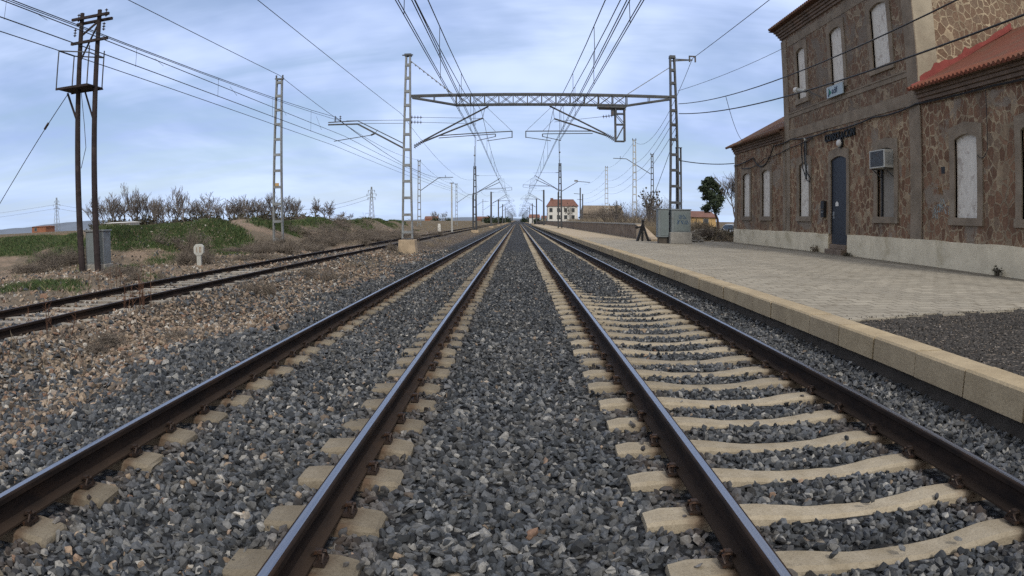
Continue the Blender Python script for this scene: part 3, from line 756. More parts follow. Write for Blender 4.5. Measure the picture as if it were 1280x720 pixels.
# bands, quoins, frames
b = MB()
for a, c in ((19.47, 20.15), (31.0, 31.63), (39.25, 39.72), (31.64, 31.95)): MB().box(-.035 if a < 31.5 and c < 32 and a != 31.64 else -.03, .02, L(a), L(c), Z(.98), Z(10.4 if c < 31.64 else 5.3)).build('quoin', MAT['render'], bl, bevel=.006)
MB().box(-.03, .02, L(20.15), L(31.0), Z(5.42), Z(5.86)).build('render_band', MAT['render'], bl, bevel=.006); b.box(-.03, .02, L(20.15), L(31.0), Z(6.44), Z(6.62))
b.box(-.055, .02, L(20.15), L(31.0), Z(6.62), Z(6.68))
b.build('render_band', MAT['render'], bl, bevel=.004)
MB().box(-.02, .02, L(20.4), L(30.8), Z(9.95), Z(10.35)).build('render_band', MAT['render'], bl, bevel=.006)
b = MB(); b.box(.0, .85, L(19.465), L(19.52), Z(5.8), Z(10.45)); b.build('pale_quoin', MAT['render_pale'], bl)
def arch_frame(a, c, z0, z1, fw=.27, rise=.14, bot=True, top=.34):
    """window surround with a segmental arch"""
    b = MB(); n = 10; w = c - a
    arc = [(a + w*i/n, z1 - rise + rise*math.sin(math.pi*i/n)**.8) for i in range(n+1)]
    po = [(a-fw, z1-rise)] + [(a, z1-rise)] + arc[1:-1] + [(c, z1-rise), (c+fw, z1-rise), (c+fw, z1+top-.1), ((a+c)/2, z1+top+.03), (a-fw, z1+top-.1)]
    b.prism([(L(y), Z(z)) for y, z in po], 'x', -.05, .06)
    b.box(-.05, .06, L(a-fw), L(a), Z(z0), Z(z1-rise)); b.box(-.05, .06, L(c), L(c+fw), Z(z0), Z(z1-rise))
    if bot: b.box(-.075, .16, L(a-fw-.04), L(c+fw+.04), Z(z0-.24), Z(z0))
    return b
def window(a, c, z0, z1, infill, label=None, bot=True):
    f = arch_frame(a, c, z0, z1, bot=False).build('window', MAT['render'], bl)
    if bot: MB().box(-.08, .2, L(a-.30), L(c+.30), Z(z0-.22), Z(z0+.005)).build('sill', MAT['render'], f)
    d = {'whitewash': .07}.get(infill, .10)
    MB().box(d, d+.05, L(a)+.002, L(c)-.002, Z(z0), Z(z1)-.002).build('infill_panel', MAT[infill], f)
    if label: f['label'] = label
    return f
for i, (a, c) in enumerate(WIN_LOW):
    if i == 3: continue
    window(a, c, ZL0, ZL1, 'whitewash' if i < 5 else 'greenpanel')
for a, c in WIN_UP: window(a, c, 7.15, 9.55, 'whitewash')
w4 = window(*WIN_LOW[3], ZL0, ZL1, 'board', 'window boarded in grey below the air conditioner')
MB().box(.04, .10, L(22.22), L(22.30), Z(ZL0), Z(ZL1)-.1).build('casement', MAT['black'], w4)
# door
dr = arch_frame(DOOR[0], DOOR[1], .98, DOOR[3], fw=.24, bot=False).build('door', MAT['render'], bl)
n = 10; w = DOOR[1]-DOOR[0]
po = [(L(DOOR[0]+.01), Z(.55)), (L(DOOR[1]-.01), Z(.55)), (L(DOOR[1]-.01), Z(4.03))] + [(L(DOOR[1]-.01 - (w-.02)*i/n), Z(4.03 + .13*math.sin(math.pi*i/n)**.8)) for i in range(1, n)] + [(L(DOOR[0]+.01), Z(4.03))]
lf = MB().prism(po, 'x', .02, .07).build('leaf', MAT['door'], dr)
b = MB(); b.ball((-.0, L(26.28), Z(1.75)), .035, 8, 6); b.bar((-.01, L(26.28), Z(1.75)), (-.01, L(26.16), Z(1.75)), .02); b.box(.008, .022, L(26.2), L(26.33), Z(1.62), Z(1.9)); b.build('handle', MAT['galv'], dr)
b = MB(); b.box(.012, .022, L(25.83), L(26.1), Z(2.13), Z(2.27)); b.ball((.016, L(25.97), Z(2.27)), .09, 10, 6, sx=.05, sz=.6); b.build('notice', MAT['white'], dr)
b = MB()
b.box(-.30, .05, L(24.9), L(26.5), Z(.1), Z(.36)); b.box(-.06, .20, L(25.0), L(26.45), Z(.36), Z(.56))
b.build('door_step', MAT['brick'], bl, bevel=.02)
b = MB()
for a, c, t in ((26.62, 39.75, .97), (11.35, 24.84, .985)):
    npl = int((c-a)/.7); pts = [(L(a), Z(.05)), (L(c), Z(.05))]
    rnd = random.Random(int(a)); pts += [(L(c - (c-a)*i/npl), Z(t + rnd.uniform(-.02, .02))) for i in range(npl+1)]
    b.prism(pts, 'x', -.07, .03)
b.build('plinth', MAT['plinth'], bl)
# missing render at the door foot
# cornices
def cornice(y0, y1, z, mat='cornice', ends=True):
    b = MB()
    for dz0, dz1, out in ((-.48,-.36,.08),(-.355,-.24,.15),(-.235,-.12,.22),(-.115,.0,.30)):
        b.box(-out, .05, L(y0)-(out if ends else 0), L(y1)+(out if ends else 0), Z(z+dz0), Z(z+dz1))
    return b.build('cornice', MAT[mat], bl, bevel=.01)
cornice(31.65, 39.72, 5.93, ends=False); cornice(11.38, 19.46, 5.93, ends=False); cornice(19.5, 31.6, 10.98)
# roofs
def roof(y0, y1, name='roof', mat='tiles'):
    b = MB(); ov = .42
    zt = lambda x: 5.98 + .565*x
    th = .09
    def slab(xa, xb, za, zb): 
        b.add([(xa,L(y0),Z(za)),(xb,L(y0),Z(zb)),(xb,L(y1),Z(zb)),(xa,L(y1),Z(za)),(xa,L(y0),Z(za+th)),(xb,L(y0),Z(zb+th)),(xb,L(y1),Z(zb+th)),(xa,L(y1),Z(za+th))],
              [(0,3,2,1),(4,5,6,7),(0,1,5,4),(1,2,6,5),(2,3,7,6),(3,0,4,7)])
    slab(-ov, 4.55, zt(-ov)+.06, zt(4.55)); slab(4.55, 9.4, zt(4.55), zt(-ov)+.06)
    b.box(-.30, .1, L(y0), L(y1), Z(5.90), Z(5.99))
    yy = min(y0, y1) + .11
    while yy < max(y0, y1):                                    # rounded tile ends along the eave
        b.tube([(-ov-.05, L(yy), Z(zt(-ov)+.10)), (-ov+.5, L(yy), Z(zt(-ov)+.10+.28))], .075, 6); yy += .22
    return b.build(name, MAT[mat], bl, fixn=True)
roof(31.62, 40.1); r2 = roof(11.2, 19.46, mat='tiles_red')
b = MB()   # red flashing painted over the junction, soft splashed top edge
rnd = random.Random(5); N_ = 60; up, lo = [], []
for i in range(N_+1):
    x = -.36 + 4.9*i/N_; zb = 6.07 + .565*x + .10*max(0, .3-x); lo.append((x, zb))
    hgt = .20 + .05*math.sin(x*1.7+.5) + .02*math.sin(x*7.3) + rnd.uniform(-.01, .015)
    for cx_, hh_, ww_ in ((.72,.16,.12),(1.05,.08,.3),(2.15,.18,.12),(2.5,.06,.3)): hgt += hh_*math.exp(-((x-cx_)/ww_)**2)
    up.append((x, zb + max(.06, hgt*min(1, (x+.4)/.5))))
for i in range(N_):
    (xa, za), (xb, zb) = lo[i], lo[i+1]; (_, ua), (_, ub) = up[i], up[i+1]
    if xa > -.02: b.add([(xa,L(19.452),Z(za)),(xb,L(19.452),Z(zb)),(xb,L(19.452),Z(ub)),(xa,L(19.452),Z(ua))], [(0,1,2,3)])
    w1, w2 = .22 + .10*math.sin(xa*3.7), .22 + .10*math.sin(xb*3.7)
    b.add([(xa,L(19.45),Z(za+.075)),(xb,L(19.45),Z(zb+.075)),(xb,L(19.45-w2),Z(zb+.035)),(xa,L(19.45-w1),Z(za+.035))], [(0,1,2,3)])
b.build('roof_flashing', MAT['redpaint'], bl)
b = MB(); 
b.add([(-.5,L(19.0),Z(11.0)),(9.5,L(19.0),Z(11.0)),(9.5,L(32.1),Z(11.0)),(-.5,L(32.1),Z(11.0)),(4.5,L(23.5),Z(13.0)),(4.5,L(27.6),Z(13.0))],
      [(0,3,2,1),(0,1,4),(1,2,5,4),(2,3,5),(3,0,4,5)])
yy = 19.1
while yy < 32.0: b.tube([(-.56, L(yy), Z(11.06)), (.0, L(yy), Z(11.28))], .075, 6); yy += .22
b.build('roof', MAT['tiles'], bl)
for yd in (31.5, 19.42): MB().tube([(-.05, L(yd), Z(5.5)), (-.05, L(yd), Z(1.0))], .03, 6).build('drainpipe', MAT['render'], bl)
# lettering
def text_obj(s, size, name, mat, parent, loc, rot, extr=.02, sx=1.):
    cu = bpy.data.curves.new(name, 'FONT'); cu.body = s; cu.size = size; cu.extrude = extr; cu.offset = size*.018
    t = bpy.data.objects.new(name, cu); COL.objects.link(t)
    dg = bpy.context.evaluated_depsgraph_get(); me = bpy.data.meshes.new_from_object(t.evaluated_get(dg))
    bpy.data.objects.remove(t); me.materials.clear(); me.materials.append(MAT[mat])
    o = bpy.data.objects.new(name, me); COL.objects.link(o); o.parent = parent; o.location = loc; o.rotation_euler = rot; o.scale = (sx,1,1); return o
RF = (math.pi/2, 0, -math.pi/2)
text_obj('CONSOL', .44, 'lettering', 'letter', bl, (-.045, L(26.95), Z(4.86)), RF, .03, .86)
text_obj('A', .44, 'lettering', 'letter', bl, (-.045, L(25.42), Z(4.83)), RF, .03, .86)
text_obj('CION', .44, 'lettering', 'letter', bl, (-.045, L(25.12), Z(4.87)), RF, .03, .86)
# wall marks: faded graffiti and small openings
def scribble(parent, mat, pts, r=.012, name='graffiti'):
    b = MB()
    for p in pts: b.tube(p, r, 4)
    return b.build(name, MAT[mat], parent)
rnd = random.Random(11); sq = []
for q in range(6):
    y0, z0 = 18.9 - rnd.random()*.8, 1.6 + rnd.random()*.7
    sq.append([(-.004, L(y0 - .035*i + .05*math.sin(i*1.7+q)), Z(z0 + .14*math.sin(i*1.1+q*2))) for i in range(9)])
scribble(bl, 'graffiti_pale', sq)
sq = [[(-.004, L(18.5 - .04*i), Z(2.55 + .16*math.sin(i*1.9+q))) for i in range(7)] for q in range(2)]
scribble(bl, 'graffiti_rust', sq, .01)
MB().box(-.008, .02, L(18.12), L(18.32), Z(3.06), Z(3.27)).build('vent_opening', MAT['black'], bl)
# things hanging on the facade
t = thing('station_sign', 'small pale blue railway sign under the middle upper window of the station', 'sign', (FX-.05, 25.62, 6.64))
MB().box(-.12, -.06, -.76, .76, 0, .47).build('panel', MAT['sign'], t, bevel=.006)
for q in (-.5, .42): MB().box(-.06, .0, q, q+.08, .05, .4).build('bracket', MAT['galv'], t)
b = MB(); b.prism([(.63,.06),(.50,.06),(.505,.36)], 'x', -.128, -.118)
b.build('emblem_stroke', MAT['navy'], t)
b = MB(); b.prism([(.50,.40),(.55,.40),(.27,.20),(.47,.11),(.49,.2)], 'x', -.131, -.119); b.build('emblem_flag', MAT['green'], t)
text_obj('adif', .36, 'lettering', 'navy', t, (-.124, .24, .13), RF, .004, 1.0)
t = thing('security_camera', 'white tube camera on a long arm left of the station sign', 'camera', (FX-.04, 27.0, 6.9))
b = MB(); b.tube([(-.02,0,-.1),(-.45,.6,.25),(-.5,.85,.3)], .022, 6); b.build('arm', MAT['galv_dark'], t)
b = MB(); b.tube([(-.5,.75,.3),(-.62,1.35,.42)], .085, 10); b.build('housing', MAT['offwhite'], t)
b = MB(); b.tube([(-.62,1.35,.42),(-.66,1.55,.46)], .13, 10); b.build('hood', MAT['white'], t)
b = MB(); b.tube([(-.66,1.552,.46),(-.662,1.56,.462)], .08, 10); b.build('lens', MAT['glass'], t)
t = thing('wall_lamp', 'small white oval bulkhead lamp over the blue door', 'lamp', (FX-.04, 25.42, 4.55))
b = MB(); b.ball((-.10,0,.12), .17, 12, 8, sx=.6, sz=.9); b.build('lamp_glass', MAT['white'], t, smooth=True)
b = MB(); b.tube([(0,0,.12),(-.07,0,.12)], .20, 12); b.build('lamp_base', MAT['black'], t)
t = thing('air_conditioner', 'boxy white air conditioner jutting from the window right of the door', 'air conditioner', (FX, 21.86, 3.42))
b = MB(); b.box(-.40, .08, -.56, .56, .0, .64); b.build('casing', MAT['offwhite'], t, bevel=.012)
b = MB()
for i in range(13): b.box(-.415, -.401, -.46, .46, .07+i*.042, .07+i*.042+.024)
b.box(-.406, -.4005, -.48, .48, .055, .60); b.build('grille', MAT['galv_dark'], t)
b = MB()
for i in range(7): b.box(-.36+i*.055, -.33+i*.055, -.565, -.5595, .10, .54)
b.build('side_louvres', MAT['galv'], t)
for q in (-.45, .45): MB().bar((-.38,q,-.01),(.05,q,-.01),.04).bar((-.33,q,-.02),(.04,q,-.3),.03).build('bracket', MAT['galv_dark'], t)
t = thing('letter_box', 'narrow black box fixed to the wall left of the blue door', 'box', (FX-.01, 27.1, 1.66))
for q in (0, .36): MB().box(-.14, 0, -.16, .16, q, q+.34).build('casing', MAT['black'], t, bevel=.01)
MB().box(-.146, -.139, -.1, .1, .20, .24).build('slot', MAT['galv'], t)
# cables draped on the facade
def sagline(p, q, sag, n=16):
    p, q = Vector(p), Vector(q); return [p.lerp(q, i/n) - Vector((0,0,sag*4*(i/n)*(1-i/n))) for i in range(n+1)]
def chain(pts, sag):
    o = []
    for i in range(len(pts)-1):
        s = sagline(pts[i], pts[i+1], sag if not isinstance(sag, (list,tuple)) else sag[i], 8); o += s if i == 0 else s[1:]
    return o
def wire(name, label, pts, r=.012, mat='wire', cat='wire', group=None, n=5):
    return tag(MB().tube(pts, r, n).build(name, MAT[mat]), label, cat, group)
x = FX-.09
wire('facade_cable', 'bundle of black cables sagging along the station front below the upper storey',
     chain([(x,39.6,4.75),(x,36.2,4.95),(x,33.0,5.3),(x-.0,30.6,5.38),(x,26.6,5.30),(x,22.6,5.36),(x,19.6,5.42),(x,15.4,5.36),(x,11.6,5.4)], [.06,.75,.05,.10,.09,.09,.03,.05]), .034, 'cable', 'cable')
wire('facade_cable', 'thinner black cable running along the wall just below the cable bundle',
     chain([(x,38.4,4.55),(x,34.4,4.75),(x,30.9,4.98),(x,28.1,5.18)], [.22,.06,.04]), .022, 'cable', 'cable')
wire('facade_cable', 'loop of black cable hanging down the wall left of the blue door',
     [(x,29.35,5.2),(x,29.45,4.6),(x,29.3,3.9),(x,28.9,3.35),(x,28.55,3.25),(x,28.45,3.4),(x,28.75,3.6),(x,29.05,4.1),(x,29.1,4.7),(x,29.0,5.2)], .028, 'cable', 'cable')
wire('facade_cable', 'thin cable drooping across the wall right of the tall white window', chain([(x,15.75,5.3),(x,15.8,3.6),(x,16.3,3.5)], [0,.15]), .012, 'cable', 'cable')
t = thing('junction_post', 'short grey conduit with a white cap on the wall above the cable loop', 'conduit', (FX-.06, 29.0, 3.4))
b = MB(); b.tube([(0,0,0),(0,0,1.75)], .045, 8); b.build('pipe', MAT['galv_dark'], t)
b = MB(); b.ball((0,0,1.8), .09, 8, 6); b.build('cap', MAT['offwhite'], t)

# ------------------------------------------------------------------ masts and wires
def lattice(b, x, y, z0, z1, w0, w1, dep=.22, bar_w=.075, step=.95, X=1, doff=0.):
    """two channel uprights joined by batten plates -> (uprights MB, battens MB)"""
    up, bt = MB(), MB()
    for s in (-1, 1):
        for d in (-1, 1):
            up.bar((x + s*(w0/2-bar_w/2), y + d*(dep/2-.02), z0), (x + s*(w1/2-bar_w/2), y + d*(dep/2-.02), z1), bar_w, .02, up=(0,1,0))
        up.bar((x + s*(w0/2-.01), y, z0), (x + s*(w1/2-.01), y, z1), .016, dep, up=(0,1,0))
    z = z0 + .35
    while z < z1 - .1:
        t = (z-z0)/(z1-z0); w = w0 + (w1-w0)*t
        for d in (-1, 1): bt.box(x-w/2+.015, x+w/2-.015, y+d*(dep/2)-.006, y+d*(dep/2)+.006, z-.07, z+.07)
        z += step*(1 - .25*t)
    bt.box(x-w1/2-.02, x+w1/2+.02, y-dep/2-.02, y+dep/2+.02, z1, z1+.04)
    return up, bt
def insul(p, q, n=5, r=.06):
    b = MB(); p, q = Vector(p), Vector(q); b.tube([p, q], .02, 6)
    for i in range(n):
        t = (i+.5)/n; c = p.lerp(q, t); d = (q-p).normalized()*.012; b.tube([c-d*2, c, c+d*2], [.02, r, .02], 8)
    return b

# the portal gantry
GY = 36.7
g = thing('catenary_gantry', 'steel portal gantry spanning both main tracks on two latticed masts', 'gantry', (0, GY, 0))
up, bt = lattice(None, -5.97, 0, .42, 10.5, .62, .30, .24, .09)
ml = up.build('mast', MAT['galv'], g); bt.build('lacing', MAT['galv'], ml)
b = MB(); b.box(-6.27, -5.67, -.22, .22, .36, .43); b.box(-6.16, -5.78, -.18, .18, 10.5, 10.62); b.bar((-6.3,0,10.57),(-5.7,0,10.57),.06); b.build('mast_cap', MAT['galv_dark'], ml)
fo = MB().prism([(-6.46,-.55),(-5.44,-.55),(-5.52,.36),(-6.40,.36)], 'y', -.45, .45).build('foundation', MAT['found'], g, bevel=.02)
up, bt = lattice(None, 8.58, 0, .17, 10.45, .62, .32, .26, .09)
mr = up.build('mast', MAT['galv_mid'], g); bt.build('lacing', MAT['galv_mid'], mr)
up, bt = lattice(None, 8.86, .1, .17, 5.4, .34, .30, .2, .06); up.v += []; 
m2 = up.build('stub_mast', MAT['galv_dark'], g); bt.build('lacing', MAT['galv_dark'], m2)
b = MB(); b.bar((8.5,0,10.3),(9.75,0,10.42),.07); b.bar((8.7,0,10.42),(9.75,0,10.42),.05); b.box(9.55,9.62,-.05,.05,10.3,10.62); b.box(9.88,9.95,-.05,.05,10.3,10.62); b.box(9.55,9.95,-.05,.05,10.6,10.66); b.box(8.42,8.74,-.16,.16,10.45,10.6); b.build('top_arm', MAT['galv_dark'], g)
b = MB()
ztop, zbot = 8.24, 7.66
for d in (-.22, .22):
    b.bar((-5.75,d,8.22),(8.4,d,8.22),.07,.09); b.bar((-3.3,d,zbot),(5.95,d,zbot),.06,.08)
    b.bar((-5.75,d,8.14),(-3.3,d,zbot),.06,.07); b.bar((8.4,d,8.10),(5.95,d,zbot),.06,.07)
    for i in range(13):
        xa = -3.3 + 9.25*i/12
        b.bar((xa,d,zbot),(xa,d,ztop),.05,.05)
        if i < 12:
            xb = xa + 9.25/12; b.bar((xa,d,zbot),(xb,d,ztop),.028,.028); b.bar((xa,d,ztop),(xb,d,zbot),.028,.028)
    b.bar((-4.5,d,7.9),(-4.5,d,8.2),.04); b.bar((7.2,d,7.88),(7.2,d,8.2),.04)
for i in range(13):
    xa = -3.3 + 9.25*i/12; b.bar((xa,-.22,zbot),(xa,.22,zbot),.04); b.bar((xa,-.22,8.22),(xa,.22,8.22),.04)
b.build('truss_beam', MAT['galv_mid'], g)
b = MB()
for xx in (5.32, 5.82):
    for d in (-.2, .2): b.bar((xx,d,5.66),(xx,d,7.62),.06)
for d in (-.2, .2):
    for zz in (5.68, 6.6, 7.2): b.bar((5.32,d,zz),(5.82,d,zz),.05)
    b.bar((5.32,d,5.7),(5.82,d,6.6),.035); b.bar((5.32,d,7.2),(5.82,d,6.6),.035)
b.box(4.35,5.9,-.28,.28,7.50,7.58); b.bar((4.4,-.1,7.42),(5.9,-.1,7.42),.06); b.box(5.1,5.4,-.12,.12,7.1,7.5)
b.build('drop_frame', MAT['galv_dark'], g)
def cantilever(sx, root, top, low, tip, parent, regz, name='cantilever'):
    """two inclined tubes, a registration tube and its steady arm; mirrored by the sign of sx"""
    rt = Vector((root[0], 0, root[1])); T = Vector((top[0], 0, top[1])); Lw = Vector((low[0], 0, low[1]))
    a = rt + (T-rt)*.13; c = rt + (Lw-rt)*.13
    b = MB(); b.tube([a, T], .048, 6); b.tube([c, Lw], .048, 6)
    k = rt + (Lw-rt)*.36
    b.tube([k, (tip, 0, regz)], .03, 6); b.tube([k + Vector((0,.05,-.12)), (tip - sx*.9, .05, regz-.14)], .024, 6)
    b.tube([(tip,0,regz+.02),(tip,0,regz-.36)], .03, 6); b.tube([(tip,0,regz-.33),(tip - sx*1.35, 0, regz-.52)], .02, 6)
    b.tube([(tip - sx*.9,.05,regz-.14),(tip - sx*.9,.05,regz-.3)], .03, 6); b.tube([(tip - sx*.9,.05,regz-.28),(tip - sx*1.9,.05,regz-.5)], .02, 6)
    b.tube([T - Vector((sx*.1,0,.05)), (tip - sx*.05, 0, regz+.05)], .009, 4); b.tube([Lw, (tip - sx*.9, 0.05, regz)], .009, 4)
    b.tube([T - (T-rt)*.05, Lw], .012, 4)
    cn = b.build(name, MAT['galv_dark'], parent)
    insul(rt, a, 5, .11).build('insulator', MAT['insul'], cn); insul(rt - Vector((0,0,.12)), c, 5, .11).build('insulator', MAT['insul'], cn)
    return cn
cantilever(1, (-5.6, 5.47), (-1.55, 7.57), (-1.86, 6.92), -.28, g, 6.19)
cantilever(-1, (5.25, 5.85), (1.75, 7.58), (2.0, 6.88), .46, g, 6.19)
b = MB(); b.bar((-6.2,0,5.36),(-8.76,0,6.77),.07,.09); b.bar((-8.76,0,6.77),(-10.45,0,6.80),.07,.08); b.bar((-6.2,0,5.62),(-8.76,0,6.95),.05); b.bar((-8.76,0,6.95),(-10.45,0,6.93),.05)
b.tube([(-6.2,0,6.9),(-9.4,0,6.98)], .012, 4); b.tube([(-6.2,0,6.72),(-9.0,0,6.8)], .012, 4)
sb = b.build('side_bracket', MAT['galv_dark'], g)
for xx in (-10.05, -9.75): insul((xx,0,6.95),(xx,0,7.28),3,.08).build('insulator', MAT['insul'], sb)
b = MB(); b.tube([(-10.1,0,5.86),(-8.0,0,6.12)], .022, 6); b.tube([(-8.0,0,6.12),(-7.8,0,6.2)], .05, 6); b.tube([(-7.8,0,6.2),(-7.6,0,6.4)],.015,5); b.build('registration_arm', MAT['galv_dark'], sb)
for zz in (7.05, 6.78): insul((-5.8,0,zz),(-5.15,0,zz-.03),4,.12).build('insulator', MAT['insul'], g)
insul((5.2,0,7.1),(4.6,0,7.02),4,.12).build('insulator', MAT['insul'], g)
MB().tube([(8.4,0,9.9),(6.0,0,8.3)], .022, 5).build('stay_rod', MAT['galv'], g); b = MB(); b.tube([(-5.8,0,10.2),(-3.5,0,8.3)], .022, 5)
for i in range(10): t_ = i/10; b.tube([(-5.8+2.3*t_,0,10.2-1.9*t_),(-5.75+2.3*t_,0,10.12-1.9*t_)], .045, 5)
b.build('stay_rod', MAT['galv'], g)
b = MB(); b.tube([(-5.15,0,7.02),(-1.8,0,6.9)], .01, 4); b.tube([(-5.15,0,6.75),(-2.2,0,6.6)], .01, 4); b.tube([(4.6,0,7.02),(2.0,0,6.7)], .01, 4); b.build('span_wire', MAT['wire'], g)

# two cabinets at the right-hand mast
t = thing('switch_cabinet', 'grey metal cabinet with blue graffiti on a concrete plinth below the gantry mast', 'cabinet', (8.74, 36.1, .16))
MB().box(-.60,.60,-.42,.42,0,.62).build('plinth', MAT['concrete'], t, bevel=.02)
MB().box(-.53,.53,-.34,.34,.62,1.80).box(-.57,.57,-.38,.38,1.80,1.86).build('casing', MAT['cabinet'], t, bevel=.008)
d = MB().box(-.38,.44,-.36,-.341,.68,1.70).build('door', MAT['cab_door'], t, bevel=.005)
rnd = random.Random(2); b = MB()
for q in range(5):
    x0, z0 = -.22 + .14*q*.8, 1.15 + .28*(q % 2)
    b.tube([(x0 + .06*math.sin(i*1.3+q) + .012*i, -.363, z0 + .11*math.cos(i*1.1+q*2)) for i in range(10)], .014, 4)
b.build('graffiti', MAT['graffiti'], d)
MB().box(.38,.42,-.375,-.355,1.15,1.3).build('handle', MAT['galv'], d)
t = thing('relay_cabinet', 'tall plain grey cabinet left of the graffitied cabinet by the gantry mast', 'cabinet', (7.83, 36.3, .16))
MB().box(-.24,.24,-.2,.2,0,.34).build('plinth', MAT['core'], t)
MB().box(-.30,.30,-.28,.28,.34,1.82).box(-.33,.33,-.31,.31,1.82,1.87).build('casing', MAT['cabinet'], t, bevel=.008)
MB().box(-.16,.26,-.296,-.281,.42,1.76).build('door', MAT['cab_door'], t, bevel=.004)
# point lever A-frame
t = thing('point_lever', 'small black A-shaped lever stand with two splayed legs on the platform', 'lever stand', (7.42, 40.0, .16))
b = MB(); b.bar((-.02,0,0),(.0,0,1.2),.12); b.build('post', MAT['black'], t)
MB().bar((-.34,-.1,0),(-.01,0,.95),.13).build('leg', MAT['black'], t); MB().bar((.34,-.1,0),(.02,0,.95),.13).build('leg', MAT['black'], t)
b = MB(); b.bar((-.36,0,.80),(.08,0,.88),.16,.10); b.ball((-.0,0,1.2), .08, 8, 6); b.ball((-.36,0,.82),.1,8,6); b.build('counterweight', MAT['black'], t)
MB().bar((.34,-.1,.05),(1.7,-.2,.05),.09,.06).build('rod', MAT['black'], t)

# other catenary masts
def main_mast(Y, side, lab, full=True, tall=0, grp=None, lamp=False, anchor=False):
    x = 6.05*side; z0 = .16 if side > 0 else -.25
    t = thing('catenary_mast', lab, 'mast', (x, Y, z0), 0, grp)
    if full:
        up, bt = lattice(None, 0, 0, .0, 9.3, .66, .40, .30, .15, step=1.1)
        m = up.build('mast', MAT['tar'], t); bt.build('lacing', MAT['tar'], m)
    else:
        MB().prism([(-.22,0),(.22,0),(.18,8.2),(-.18,8.2)], 'y', -.12, .12).build('mast', MAT['galv_dark'] if side < 0 else MAT['tar'], t)
    s = -side
    rt = (s*.3, 5.6); cantilever(s, rt, (s*3.6, 7.6), (s*3.45, 7.0), s*5.5 - s*.25, t, 6.25)
    b = MB(); b.tube([(s*.2,0,8.0),(s*.6,0,8.0)], .04, 5); b.tube([(s*.6,0,8.0),(s*3.8,0,7.95)], .012, 4); b.build('top_tie', MAT['wire'], t)
    if anchor:
        b = MB()
        for k in range(2): b.box(-.36+k*.42,-.18+k*.42,-.32,-.16,.3,5.2)
        b.build('counterweight', MAT['tar'], t)
        insul((-.05,-.2,9.4),(-.05,-.2,9.9),4,.12).build('insulator', MAT['insul'], t)
        b = MB(); b.tube([(-.05,-.2,9.3),(-.02,-.2,12.2)], .03, 5); b.ball((-.03,-.2,10.9), .13, 8, 6); b.build('tension_rod', MAT['galv'], t)
    MB().box(-.5,.5,-.45,.45,-.35,.05 if side > 0 else .25).build('foundation', MAT['found'], t)
    if lamp:
        b = MB(); b.bar((side*.2,0,5.3),(side*2.6,0,6.75),.09); b.bar((side*2.6,0,6.75),(side*4.3,0,6.62),.08); b.build('lamp_arm', MAT['galv_dark'], t)
        b = MB(); b.box(side*2.3-.25,side*2.3+.25,-.12,.12,6.72,6.95); b.build('lamp_head', MAT['galv'], t)
    return t
main_mast(97, -1, 'dark latticed mast left of the tracks, first beyond the gantry, with tension weights', anchor=True)
main_mast(97, 1, 'dark latticed mast on the platform, first beyond the gantry, with tension weights', anchor=True, lamp=True)
ml_ = main_mast(157, -1, 'plain mast left of the tracks, second beyond the gantry', full=False)
mr_ = main_mast(157, 1, 'plain dark mast right of the tracks in front of the white house', full=False)
for i in range(2, 14):
    Yk = 97 + 60*i
    dup(ml_, (-6.05, Yk, -.25), label=f'distant mast left of the tracks, {ORD[i]} in its row beyond the gantry', group='distant catenary masts left of the tracks')
    dup(mr_, (6.05, Yk, .0), label=f'distant mast right of the tracks, {ORD[i]} in its row beyond the gantry', group='distant catenary masts right of the tracks')

def siding_mast(x, y, z0, ztop, lab, mat='galv', w0=.62, brk=0, grp=None, seglab=True, tag_plate=False):
    t = thing('lattice_mast', lab, 'mast', (x, y, z0), 0, grp)
    up, bt = lattice(None, 0, 0, 0, ztop-z0, w0, w0*.62, .22, .085, step=1.05)
    m = up.build('mast', MAT[mat], t); bt.build('lacing', MAT[mat], m)
    b = MB(); b.box(-.28,.28,-.06,.06,ztop-z0+.04,ztop-z0+.10)
    for s in (-1, 1): b.tube([(s*.2,0,ztop-z0+.1),(s*.2,0,ztop-z0+.28)], .05, 6)
    b.build('cap', MAT['galv_dark'], t)
    if brk:
        P_ = [(.2,0,5.1),(2.9,0,6.95),(4.9,0,6.95)] if brk > 0 else [(-.2,0,7.9),(-3.8,0,10.05),(-5.7,0,10.1)]
        b = MB(); b.bar(P_[0], P_[1], .09); b.bar(P_[1], P_[2], .09); b.build('bracket', MAT['galv_dark'], t)
        m_ = Vector(P_[1]).lerp(Vector(P_[2]), .45); insul(m_, m_ + Vector((0,0,.34)), 3, .12).build('insulator', MAT['insul'], t)
    if tag_plate: MB().box(-.12,.12,-.135,-.12,3.55-z0,3.72-z0).build('number_plate', MAT['ochre'], t)
    return t
siding_mast(-13.9, 38, .1, 9.85, 'grey ladder-like lattice mast standing alone on the bank beyond the siding', w0=.66, tag_plate=True)
m97 = siding_mast(-14.05, 97, .6, 9.9, 'grey lattice mast with a cranked bracket, second of the row along the siding', brk=1, w0=.55)
for i, Yk in enumerate((157, 217, 277)):
    dup(m97, (-14.05, Yk, .4), label=['third lattice mast of the row along the siding, small against the sky', 'fourth lattice mast of the row along the siding, beside distant dark bushes', 'last lattice mast of the row along the siding, tiny on the horizon'][i])
t = thing('timber_post', 'slim pale post under the end of the cranked bracket left of the tracks', 'post', (-8.87, 92, .0))
b = MB(); b.tube([(0,0,-.3),(0,0,6.4)], [.12,.09], 8); b.build('pole', MAT['galv_light'], t)
b = MB(); b.box(-.3,.3,-.05,.05,6.4,6.5); b.build('cap', MAT['galv_dark'], t)
